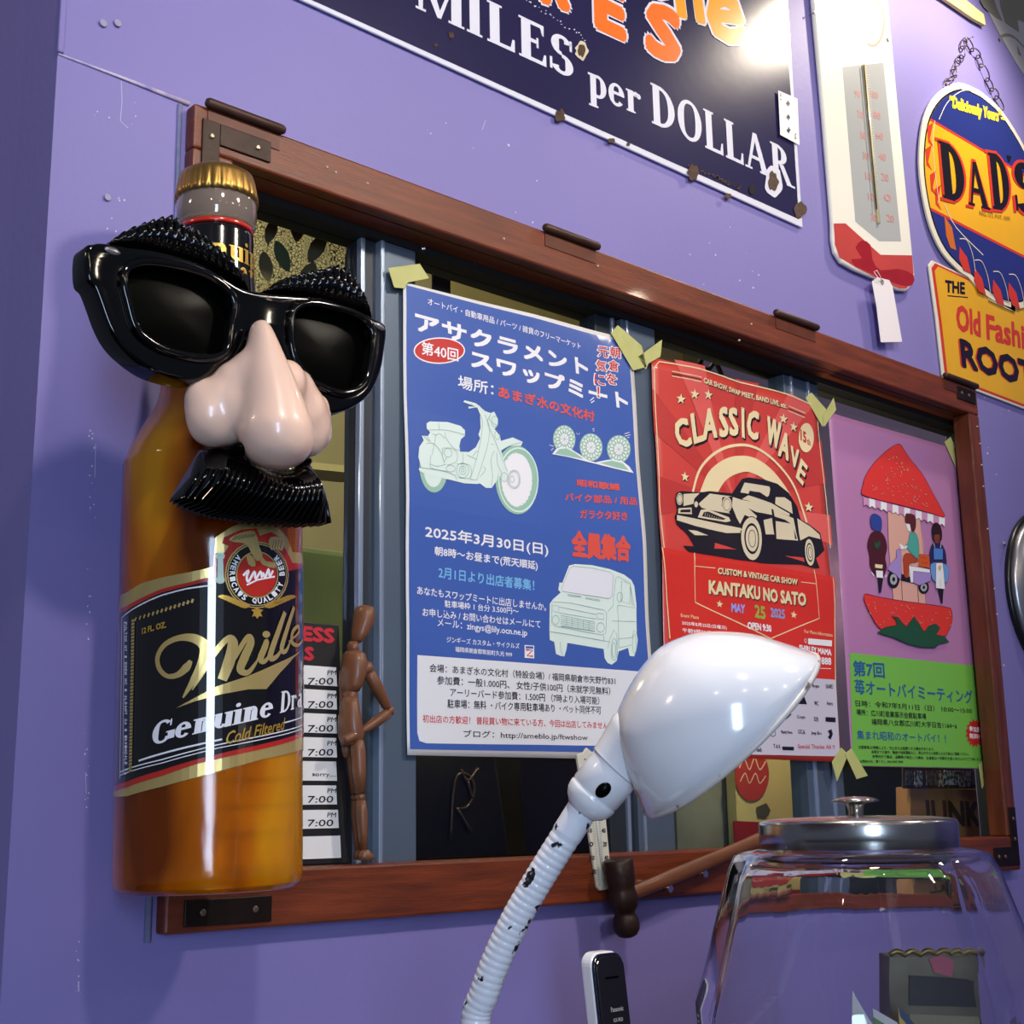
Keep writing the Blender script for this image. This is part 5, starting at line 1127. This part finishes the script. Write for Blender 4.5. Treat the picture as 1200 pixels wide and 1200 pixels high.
lathe('body',outp+inp,(JC.x,JC.y,1.12),(0,0,1),JG,jar,96,poly8)
ST=M('steel_lid','#b9b7b2',.22,1,bump=.02,bs=30)
zl=zj(995)
lathe('lid',[(.0735,zl),(.0748,zl+.001),(.0748,zj(966)),(.0738,zj(962)),(.070,zj(960)),(.055,zj(957.5)),(.02,zj(956)),(0,zj(956))],(JC.x,JC.y,0),(0,0,1),ST,jar,80)
lathe('knob',[(.0055,zj(958)),(.0058,zj(950)),(.0062,zj(944)),(.0085,zj(941)),(.0175,zj(939.5)),(.0183,zj(938)),(.015,zj(935.5)),(.008,zj(933.5)),(0,zj(933))],(JC.x,JC.y,0),(0,0,1),ST,jar,40)
# things inside the jar; positions run along e, across the jar
e_=_R0; f_=Vector((e_.y*-1,e_.x,0))   # f_: away from the camera
def jp(a,d,hh): return Vector((JC.x,JC.y,1.129))+e_*a+f_*d+Vector((0,0,hh))
def jslab(nm,pts,d,th,mat,par,sl=0):
    A_=[jp(a,d+sl*a,b) for a,b in pts]; B_=[q+f_*th for q in A_]; n=len(pts); bm=bmesh.new(); a=[bm.verts.new(q) for q in A_]; b=[bm.verts.new(q) for q in B_]
    bm.faces.new(a); bm.faces.new(b[::-1])
    for i in range(n): k=(i+1)%n; bm.faces.new((a[i],b[i],b[k],a[k]))
    return bmk(nm,bm,mat,par)
def leaflet(label,pts,mat,d,grp,arts,sl=0):
    c=jp(sum(q[0] for q in pts)/len(pts),d,0); t=thing('leaflet',label,'leaflet',tuple(c),grp)
    jslab('sheet',pts,d,.0008,mat,t,sl)
    for nm,q,mt in arts: jslab(nm,q,d-.0006,.0004,mt,t,sl)
G_='printed leaflets standing in the glass jar'
VP=M('violet_print','#8b3f8f',.4)
leaflet('white leaflet with violet print standing in the jar, leftmost',[(-.04,0),(.002,0),(.004,.205),(-.008,.222),(-.019,.242),(-.021,.22)],WHITE,-.030,G_,[('print',[(-.018,.17),(-.004,.172),(-.006,.195),(-.016,.192)],VP),('print',[(-.018,.206),(-.009,.208),(-.010,.213),(-.018,.211)],VP)])
leaflet('green and white leaflet leaning in the jar, in the middle',[(-.01,0),(.035,0),(.028,.200),(.015,.218),(-.002,.228)],M('green_leaflet','#6f9a5a',.4),-.018,G_,[('edge',[(-.002,.228),(.015,.218),(.028,.200),(.0278,.194),(.014,.212),(-.002,.222)],WHITE)])
leaflet('yellow leaflet with dark blue edge leaning in the jar, rightmost',[(.022,0),(.07,0),(.062,.196),(.040,.204),(.020,.228)],M('yellow_leaflet','#e2c24c',.4),-.006,G_,[('edge',[(.020,.228),(.040,.204),(.062,.196),(.061,.190),(.039,.198),(.021,.220)],M('blue_leaflet_edge','#35406f',.4))])
t=thing('biscuit_tin','dark tin with a wavy gold edge inside the jar, behind the leaflets','tin',tuple(jp(.045,.04,0)))
hT=zj(1122)-1.129
jslab('tin_body',[(.005,0),(.085,0),(.094,hT),(.022,hT)],.018,.03,M('tin_dark','#453c30',.35,.4,hex2='#756b56',vs=9),t)
jslab('tin_panel',[(.034,.10),(.086,.10),(.088,hT-.045),(.034,hT-.042)],.0165,.001,M('tin_panel_tan','#8d8468',.4,.2),t)
jslab('tin_band',[(.034,hT-.036),(.088,hT-.038),(.089,hT-.018),(.036,hT-.014)],.0165,.001,M('tin_band_dark','#241f20',.3),t)
jslab('tin_emblem',[(.055,hT-.012),(.068,hT-.016),(.072,hT-.004),(.062,hT+.0),(.052,hT-.002)],.0165,.001,M('tin_pink','#b5546a',.4),t)
tube('tin_edge',[jp(.022+.072*k/30,.017,hT+.003*abs(math.sin(k*.63))+.001) for k in range(31)],.0022,M('tin_gold','#a08a55',.3,.8),t,8)
# ---------------------------------------------------------------- telephone handset in its cradle
pc=at_depth(716,1115,1.42); pz=1.12
ph=thing('cordless_telephone','white and black cordless telephone handset standing upright in its cradle','telephone',(pc.x+.005,pc.y,pz))
# handset: rounded slab turned to show its left flank
yaw=math.radians(2); ex=Vector((math.cos(yaw),math.sin(yaw),0)); ey=Vector((-ex.y,ex.x,0))   # ex: along the face, ey: back
lean=Vector((-.06,.06,1)).normalized()
def hs(a,d,hh): return Vector((pc.x+.012,pc.y,pc.z-.172))+ex*a+ey*d+lean*hh
def rslab(name,w,h0,h1,d0,d1,r,mat,bev,parent=ph):
    pts=[]
    for (cx_,cz_,a0) in ((w/2-r,h1-r,0),(-w/2+r,h1-r,90)):
        for k in range(7): t_=math.radians(a0+15*k); pts.append((cx_+r*math.cos(t_),cz_+r*math.sin(t_)))
    pts+= [(-w/2,h0),(w/2,h0)]
    bm=bmesh.new(); A_=[bm.verts.new(hs(a,d0,b)) for a,b in pts]; B_=[bm.verts.new(hs(a,d1,b)) for a,b in pts]; n=len(pts)
    bm.faces.new(A_); bm.faces.new(B_[::-1])
    for i in range(n): j=(i+1)%n; bm.faces.new((A_[i],B_[i],B_[j],A_[j]))
    o=bmk(name,bm,mat,parent); bevelmod(o,bev,3); return o
rslab('handset_back',.046,0,.172,.0,.016,.014,M('phone_white','#e3e5ea',.3,coat=.3),.003)
rslab('handset_trim',.0455,.001,.1705,-.0035,.0005,.0135,M('phone_navy','#161c33',.15,.4,coat=.5),.001)
rslab('handset_face',.0425,.003,.168,-.0055,-.003,.0125,M('phone_black','#17160f',.1,coat=.6),.001)
rslab('display',.034,.045,.082,-.0065,-.005,.002,M('phone_screen','#20221b',.06,coat=1),.0005)
class Face:
    def hit(s,a,b): return Vector((a,b))
    def place(s,a,b,off): return hs(a,-.0058-off,b)
A=Art(Face(),ph,1,(0,0,1)); A.name='lettering'; SG=M('silver_print','#c9c9c9',.3,.3)
for tx,z0,hh,w_ in (('Panasonic',.113,.0048,.019),('KX-FKD',.103,.0036,.014)):
    V,T_=text2d(tx,0,2)
    for e in (0,1): A.add(SG,[(x*w_-w_/2+.002+e*.0002,z0+y*hh) for x,y in V],T_,False,1+e*.1)
for k in range(9): A.add(SG,[(-.0025+math.cos(i*PI/4)*.0,.148) for i in range(3)],[],False)
A.build()
bm=bmesh.new()
for a0,b0,c0_,d0 in ((-.010,.010,.1455,.1475),): 
    v=[bm.verts.new(hs(x,-.0061,z)) for x,z in ((a0,c0_),(b0,c0_),(b0,d0),(a0,d0))]; bm.faces.new(v)
bmk('earpiece_slot',bm,LENS,ph)
box('cradle',pc.x-.03,pc.x+.05,pc.y-.045,pc.y+.05,pz,pz+.045,M('phone_white','#e3e5ea'),ph,.01)
# ---------------------------------------------------------------- ball-peen hammer hung on two nails
hm=thing('hammer','ball-peen hammer with a wooden handle, hung slantwise on nails across the lower frame','hammer',tuple(on_y(732,1100,FY-.03)))
HY=FY-.022
HI=M('hammer_iron','#33221b',.45,.45,var=.3,vs=30,bump=.12,bs=70); HW=M('hammer_handle_wood','#6e4024',.45,var=.25,vs=14,stretch=(1,6,6),coat=.2)
ht=on_y(724,1008,HY-.006); hb=on_y(735,1092,HY-.006); ha=(hb-ht); HLn=ha.length
lathe('head',[(0,-.001),(0.0172,-.001),(0.0190,.001),(0.0190,.020),(0.0182,.028),(0.0167,.033),(0.0172,.038),(0.0190,.045),(0.0190,.055),(0.0161,.060),(0.0136,.063),(0.0129,.0655),(0.0140,.068),(0.0163,.073),(0.0172,.080),(0.0163,.086),(0.0121,.092),(0.0069,.0945),(0,.0955)],ht,ha,HI,hm,36)
bm=bmesh.new(); 
p0=ht+ha.normalized()*.046; p1=on_y(893,983,HY+.002); dv=(p1-p0); 
NN=24; V=[];Fc=[]
hl=dv.length*1.12
uu=Vector((0,-1,0)); dn=dv.normalized(); uu=(uu-dn*uu.dot(dn)).normalized(); ww=dn.cross(uu)
for i in range(NN+1):
    s_=i/NN; w1_=.0080+.0035*math.sin(PI*min(1,s_*1.3))*(.6)+(.003 if s_>.6 else 0)*min(1,(s_-.6)*3 if s_>.6 else 0); w2_=w1_*.72
    for k in range(16): t_=2*PI*k/16; V.append(p0+dn*hl*s_+uu*w2_*math.sin(t_)+ww*w1_*math.cos(t_))
for i in range(NN):
    for k in range(16): l=(k+1)%16; Fc.append((i*16+k,i*16+l,(i+1)*16+l,(i+1)*16+k))
Fc.append(tuple(range(16))[::-1]); Fc.append(tuple(NN*16+k for k in range(16)))
mk('handle',V,Fc,HW,hm,smooth=True)
CHR=M('chrome_head','#e2e2e4',.12,1)
for k,(x,y) in enumerate(((777,1041),(818,1024),(754,1034))):
    o=nail('round-headed nail %s'%('under the hammer handle, lower of the visible pair' if k==0 else 'under the hammer handle, upper and further right' if k==1 else 'above the hammer handle close to the hammer head'),x,y,.014,.0052,(0,-1,0),CHR,None,FY)
# ---------------------------------------------------------------- small white thermometer on the frame
THY=FY-.004
tm=thing('small_thermometer','narrow white plastic thermometer hanging behind the lamp, beside the hammer head','thermometer',tuple(on_y(707,1045,THY)))
TW=M('thermometer_plastic','#d9d6c6',.35,coat=.2)
slab('plate',pts_y([(676,884),(684,882),(688,876),(694,881),(703,881),(718,1041),(703,1044),(700,1040)],THY),.004,TW,tm,.001)
A=Art(Flat(THY),tm,1,(0,0,1)); A.name='scale_print'
A.text(INK,'°C',(684.5,893),(689.5,893),4,.03,lay=1); A.text(INK,'°F',(694,893),(699,893),4,.03,lay=1)
for k in range(46):
    y=902+k*3; xc=691.5+k*3*.1; A.line(INK,[(xc-4,y),(xc-1.5,y)],.35,lay=1,cut=False); A.line(INK,[(xc+3,y),(xc+5.5,y)],.35,lay=1,cut=False)
for k,n_ in enumerate(('50','40','30','20','10','0','10','20')):
    y=912+k*16; xc=692+k*1.6
    A.text(INK,n_,(xc-9.5,y),(xc-5,y),5.5,.04,lay=1); A.text(INK,str(int(n_)*2+20),(xc+6.5,y),(xc+11,y),5.5,.04,lay=1)
A.build()
a,b=on_y(692.5,898,THY-.0015),on_y(707,1030,THY-.0015); tube('glass_tube',[a,b],.0016,M('tube_glass','#e8ece8',.1,coat=.6),tm,8)
# ---------------------------------------------------------------- jointed wooden figure on the sill
MY=-.027
MW=M('mannequin_wood','#74492f',.45,var=.15,vs=18,stretch=(4,4,1),coat=.15)
mn=thing('wooden_mannequin','jointed wooden artist mannequin standing on the sill, hand on hip','figurine',tuple(on_y(418,1008,MY)))
def egg(name,L_,n=20):
    """L_: (px,py,radius_x m,radius_y m) rings down the piece"""
    V=[];Fc=[]; N_=len(L_)
    for (px,py,rx,ry,*yo) in L_:
        c=on_y(px+3,py,MY); c.y+=yo[0] if yo else 0; rx*=.82
        for k in range(n): t_=2*PI*k/n; V.append(c+Vector((rx*math.cos(t_),ry*math.sin(t_),0)))
    for i in range(N_-1):
        for k in range(n): l=(k+1)%n; Fc.append((i*n+k,i*n+l,(i+1)*n+l,(i+1)*n+k))
    Fc.append(tuple(range(n))); Fc.append(tuple((N_-1)*n+k for k in range(n))[::-1])
    bm=bmesh.new(); vs=[bm.verts.new(v) for v in V]
    for f in Fc: bm.faces.new([vs[i] for i in f])
    return bmk(name,bm,MW,mn,True)
egg('head',[(423,709.5,.004,.004),(424,712,.0115,.012),(424,720,.0145,.015),(422.5,730,.014,.0145),(419,742,.0115,.012),(416,750,.0085,.009),(415.5,753,.0045,.005)])
egg('neck',[(411,752,.006,.006),(410.5,757,.0078,.0078),(410.5,764,.0085,.0085)],14)
egg('chest',[(411,763,.009,.011),(412,767,.0145,.015),(412.5,776,.0165,.018),(411.5,790,.0155,.018),(409.5,803,.0128,.015),(408.5,810,.0100,.012)])
egg('waist',[(408,808,.008,.009),(407.5,814,.0095,.010),(407,822,.009,.010)],14)
egg('pelvis',[(407,817,.0095,.011),(406.5,826,.0115,.014),(407,845,.0150,.017),(408,862,.0155,.018),(409,873,.0125,.015)])
for s_,dy in (('leg',-.009),('leg',.011)):
    dx=0 if dy<0 else -1
    if dy>0: dx=7
    egg('thigh',[(410+dx,868,.0085,.008,dy),(411+dx,880,.0098,.0095,dy),(412+dx,905,.0090,.009,dy),(413+dx,930,.0068,.007,dy)],14)
    egg('knee',[(413.5+dx,929,.005,.005,dy),(413.5+dx,934,.0068,.0068,dy),(414+dx,940,.005,.005,dy)],12)
    egg('shin',[(414+dx,938,.0065,.0065,dy),(415+dx,952,.0080,.0080,dy),(416+dx,975,.0066,.0066,dy),(417+dx,997,.0048,.0048,dy)],14)
    egg('foot',[(418+dx,996,.006,.006,dy),(420+dx,1002,.011,.007,dy),(421+dx,1007.5,.0135,.0075,dy)],14)
def limb(name,p,q,r0,r1,y0,y1):
    a=on_y(p[0],p[1],MY+y0); b=on_y(q[0],q[1],MY+y1); tube(name,[a,a.lerp(b,.08),a.lerp(b,.4),a.lerp(b,.9),b],[r0*.6,r0,r0*1.05,r1,r1*.6],MW,mn,14)
def ballj(p,r,y):
    bm=bmesh.new(); bmesh.ops.create_uvsphere(bm,u_segments=14,v_segments=8,radius=r); c=on_y(p[0],p[1],MY+y)
    for v in bm.verts: v.co+=c
    bmk('joint',bm,MW,mn,True)
ballj((430,783),.008,-.004); limb('upper_arm',(432,787),(455,831),.0072,.0058,-.005,-.003); ballj((457,833),.0058,-.003); limb('forearm',(456,835),(424,857),.0062,.0045,-.003,-.010)
limb('hand',(424,857),(403,868),.0060,.0050,-.010,-.013)
limb('upper_arm',(404,783),(403,828),.0065,.0055,.012,.014); limb('forearm',(403,831),(405,872),.0055,.0042,.014,.012); limb('hand',(405,872),(406,888),.0050,.0035,.012,.011)
# ---------------------------------------------------------------- opening hours board behind the mannequin
BY=-.007
xr=on_y(397,740,BY).x; xl=xr-.29; zt_=on_y(380,731,BY).z; zb=IZ0+.001
bd=thing('hours_board','black opening hours board with white time slips standing behind the mannequin','board',((xl+xr)/2,BY,zb))
xr2=on_y(409,1005,BY).x
slab('board_panel',[Vector((xl,BY,zb)),Vector((xr2,BY,zb)),Vector((xr,BY,zt_)),Vector((xl,BY,zt_))],.004,M('board_black','#17171a',.5,var=.1,vs=10),bd,.0008)
A=Art(Flat(BY),bd,1,(340,600,2.927)); A.name='title_lettering'; BR_=M('board_red','#c22436',.5)
def rtext(t_,xr_,y,h_,w_):
    a=on_y(340+(xr_)/2.927,600+y/2.927,BY); V,T_=text2d(t_,0,2); H_=h_/2.927/FPX*1.62
    for j_,(ea,eb) in enumerate(((0,0),(.0016,0),(-.0016,0),(0,.0012),(0,-.0012))): A.add(BR_,[(a.x-w_+x*w_+ea,a.z+yy*H_+eb) for x,yy in V],T_,False,1+j_*.09)
rtext('BUSINESS',148,448,44,.132); rtext('HOURS',78,508,40,.088)
A.build()
slips=[(533,598,'PM','7:00'),(613,678,'PM','7:00'),(694,760,'PM','7:00'),(775,842,'PM','7:00'),(856,922,'','sorry....'),(938,1003,'PM','7:00'),(1021,1084,'PM','7:00'),(1110,1186,'','')]
for k,(y0,y1,pm,tx) in enumerate(slips):
    x1=158+ (0 if k<6 else 6 if k==6 else 14)
    SY_=BY-.0012
    a=on_y(340+x1/2.927,600+y0/2.927,SY_); b=on_y(340+(x1+3)/2.927,600+y1/2.927,SY_)
    sl=slab('time_slip',[Vector((xr-.27,SY_,a.z)),Vector((a.x,SY_,a.z)),Vector((b.x,SY_,b.z)),Vector((xr-.27,SY_,b.z))],.0006,WHITE,bd)
    A=Art(Flat(SY_),sl,1,(340,600,2.927)); A.name='handwriting'
    if tx=='7:00': A.text(INK,'7:00',(58,y1-5),(146,y1-6),24,.02,.15,lay=1); A.text(INK,pm,(126,y0+26),(156,y0+26),16,.02,.15,lay=1)
    elif tx: A.text(INK,tx,(75,y1-12),(157,y1-10),14,.02,lay=1)
    A.build()
# ---------------------------------------------------------------- behind the glass
# lace curtain with leaves
def lacemat():
    mt=bpy.data.materials.new('lace'); mt.use_nodes=True; nt=mt.node_tree; b=nt.nodes['Principled BSDF']; b.inputs['Base Color'].default_value=lin('#b9ab72'); b.inputs['Roughness'].default_value=.9
    o=nt.nodes['Material Output']; tc=nt.nodes.new('ShaderNodeTexCoord'); v=nt.nodes.new('ShaderNodeTexVoronoi'); v.feature='DISTANCE_TO_EDGE'; v.inputs['Scale'].default_value=230
    lt=nt.nodes.new('ShaderNodeMath'); lt.operation='LESS_THAN'; lt.inputs[1].default_value=.07; tr=nt.nodes.new('ShaderNodeBsdfTransparent'); mx=nt.nodes.new('ShaderNodeMixShader')
    nt.links.new(tc.outputs['Object'],v.inputs['Vector']); nt.links.new(v.outputs['Distance'],lt.inputs[0]); nt.links.new(lt.outputs[0],mx.inputs[0]); b.inputs['Base Color'].default_value=lin('#3a3526'); nt.links.new(tr.outputs[0],mx.inputs[1]); nt.links.new(b.outputs[0],mx.inputs[2]); nt.links.new(mx.outputs[0],o.inputs[0]); return mt
LC=lacemat(); CYY=.09
lc=thing('lace_curtain','lace net curtain with dark green leaves behind the upper left pane','curtain',tuple(on_y(360,350,CYY)))
V=[];Fc=[]; x0_,x1_=on_y(285,300,CYY).x,on_y(423,300,CYY).x; za,zb_=on_y(360,205,CYY).z+.02,on_y(360,362,CYY).z
NXc=40
for i in range(NXc+1):
    x=x0_+(x1_-x0_)*i/NXc; y=CYY+.006*math.sin(i*.9)
    V+= [(x,y,za),(x,y,zb_+.006*math.sin(i*1.3))]
for i in range(NXc): Fc.append((2*i,2*i+1,2*i+3,2*i+2))
mk('net',V,Fc,LC,lc)
LFM=M('leaf_dark','#3d4a2c',.7,var=.2,vs=20)
for (x,y,r_x,r_y,a_) in ((318,270,7,16,.3),(331,300,8,20,-.4),(350,262,9,22,.1),(372,290,9,20,.5),(398,272,8,18,-.3),(412,300,7,22,.2),(340,235,8,13,.6),(385,250,9,15,-.6),(312,312,8,18,-.2),(362,322,10,16,.4),(405,325,7,14,.1)):
    pts=[]
    for k in range(12):
        t_=2*PI*k/12; u=r_x*math.cos(t_)*(.4+.6*abs(math.cos(t_/1))) ; v_=r_y*math.sin(t_); pts.append((x+u*math.cos(a_)-v_*math.sin(a_),y+u*math.sin(a_)+v_*math.cos(a_)))
    slab('leaf',pts_y(pts,CYY-.009),.001,LFM if (x%2) else M('leaf_brown','#5a4a33',.7),lc)
def inner(name,label,cat,px,y,th,mat,bev=0,grp=None,floor=False):
    W=pts_y(px,y)
    if floor:
        zl_=sorted(p.z for p in W)[1]+.001
        for p in W:
            if p.z<=zl_: p.z=0
    o=slab(name,W,th,mat,None,bev); tag(o,label,cat,grp); return o
inner('green_cabinet','green cabinet seen through the left pane, above the hours board','cabinet',[(150,640),(345,638),(424,648),(426,1100),(150,1100)],.5,.25,M('green_paint','#6b7a44',.6,var=.25,vs=6),.01,None,True)
inner('ceiling_beam','pale ceiling beam across the back room behind the left pane','beam',[(330,538),(430,548),(430,556),(330,546)],1.2,.1,M('beam_cream','#9b9468',.7))
inner('dark_cabinet','black cabinet standing behind the glass below the blue poster','cabinet',[(470,868),(760,870),(760,1090),(470,1090)],.16,.3,M('cabinet_black','#0d0b09',.35,var=.3,vs=5),.005,None,True)
inner('dark_cabinet','tall dark cabinet behind the lower pane at the right end','cabinet',[(985,880),(1230,880),(1260,1060),(985,1060)],.30,.3,M('cabinet_green','#1d2c18',.6,var=.3,vs=6),.005,None,True)
# reflection of neon lettering, modelled as brown tubes on the black cabinet
cb=thing('neon_sign','dim brown bent-tube lettering on the black cabinet below the blue poster','sign',tuple(on_y(545,990,.157)))
for nm,pts in (('letter_tube',[(528,985),(533,915),(548,908),(556,925),(548,945),(534,948)]),('letter_tube',[(536,948),(552,975)]),('letter_tube',[(540,902),(548,915),(560,900)]),('letter_tube',[(548,915),(553,935)])): tube(nm,crom([on_y(a,b,.1575) for a,b in pts],4),.0022,M('tube_brown','#3a271a',.3),cb,8)
t=thing('stool','round wooden stool seat behind the glass, right of the small thermometer','stool',tuple(on_y(735,1005,.11)))
bm=bmesh.new(); bmesh.ops.create_uvsphere(bm,u_segments=28,v_segments=12,radius=1); c=on_y(735,1000,.115)
for v in bm.verts: v.co=c+Vector((v.co.x*.036,v.co.y*.012,v.co.z*.034))
bmk('seat',bm,M('stool_wood','#5f3620',.5,var=.3,vs=12),t,True)
# drinks poster panel
t=thing('drinks_panel','cream and red advertising panel behind the glass, left of the jar lid','sign',(on_y(895,1000,.25).x,.25,0))
_q=pts_y([(860,880),(925,880),(930,1010),(860,1010)],.25); _q[2].z=_q[3].z=0
slab('panel',_q,.02,M('panel_cream','#c3b478',.5),t)
_q=pts_y([(860,962),(929,965),(930,1010),(860,1010)],.249); _q[2].z=_q[3].z=.002
slab('red_base',_q,.002,M('panel_red','#8f1c1c',.5),t)
c=on_y(882,912,.247)
A=Art(Flat(.248),t,1,(0,0,1)); A.name='round_logo'; A.ell(M('logo_red','#a8352c',.5),(881,908),20,31,lay=1); 
A.name='script_print'; A.line(M('logo_cream','#d8b59a',.5),[(866,900),(872,890),(878,902),(884,888),(890,902),(897,892)],3,smooth=4,lay=2); A.line(MATS['logo_cream'],[(867,916),(873,906),(878,918),(885,906),(890,918),(897,909)],2.4,smooth=4,lay=2)
A.name='bottle_print'; A.poly(M('print_olive','#4a4a38',.5),[(886,946),(898,941),(903,950),(898,958),(888,957)],lay=1); A.build()
inner('frosted_panel','pale grey frosted panel behind the glass, between the aluminium stile and the drinks panel','panel',[(790,880),(858,880),(858,1010),(790,1010)],.28,.01,M('frosted_grey','#84877a',.35,var=.25,vs=9),0,None,True)
# cardboard JUNK box and photographs
t=thing('cardboard_box','cardboard box lettered JUNK behind the glass at the right end','box',tuple(on_y(1120,1010,.11)))
slab('carton',pts_y([(1066,922),(1158,925),(1166,1012),(1068,1012)],.11),.03,M('cardboard','#9c6d45',.8,var=.08,vs=12),t,.002)
A=Art(Flat(.11),t,1,(950,720,4.8)); A.name='lettering'; JK=M('marker_dark','#33231b',.7)
A.text(JK,'JUNK',(640,1235),(962,1235),190,.045,lay=1); A.build()
t=thing('photograph_strip','row of small black and white photographs above the cardboard box','photographs',tuple(on_y(1110,925,.105)))
for k,(x0_,x1_,c_) in enumerate(((1062,1070,'#5b5f6a'),(1072,1081,'#a9b3c4'),(1086,1100,'#6e6257'),(1100,1106,'#c9bfa8'),(1107,1124,'#b6c2cf'),(1125,1138,'#8a949a'),(1139,1150,'#4a4440'))):
    slab('photograph',pts_y([(x0_,903),(x1_,903),(x1_,922 if k%2 else 920),(x0_,922 if k%2 else 920)],.105),.002,M('photo_%d'%k,c_,.4,hex2='#2a2a2c',vs=120,thresh=(.45,.55)),t)
slab('backing',pts_y([(1058,898),(1156,898),(1156,924),(1058,924)],.108),.002,M('backing_brown','#3c2c2a',.7),t)
# things hanging in the upper panes
for lab,(x0_,y0,x1_,y1) in (('dark hanging strap behind the glass above the blue poster',(508,285,528,345)),):
    inner('strap',lab,'strap',[(x0_,y0),(x1_,y0+4),(x1_,y1),(x0_,y1-4)],.09,.004,M('strap_black','#14120f',.6))
t=thing('hook','black iron hook and chain behind the glass above the red poster','hook',tuple(on_y(828,432,.09)))
tube('hook_rod',crom([on_y(a,b,.09) for a,b in ((833,405),(826,416),(820,427),(830,433),(838,425),(846,440))],4),.004,IRON,t,8)
inner('notice_board','olive notice board behind the glass above the blue poster','board',[(520,300),(703,352),(705,470),(520,450)],1.885,.015,M('board_olive','#8f8458',.8,var=.12,vs=10))
inner('notice_board','olive notice board behind the glass above the red poster','board',[(800,400),(915,438),(915,520),(800,500)],1.885,.015,M('board_olive2','#6f6845',.8,var=.12,vs=10))
tag(tube('cable',crom([on_y(a,b,.10) for a,b in ((985,458),(1020,452),(1050,462),(1075,480),(1100,500))],5),.004,M('cable_grey','#6a6a50',.6),None,8),'pale cable looping behind the glass above the strawberry poster','cable')
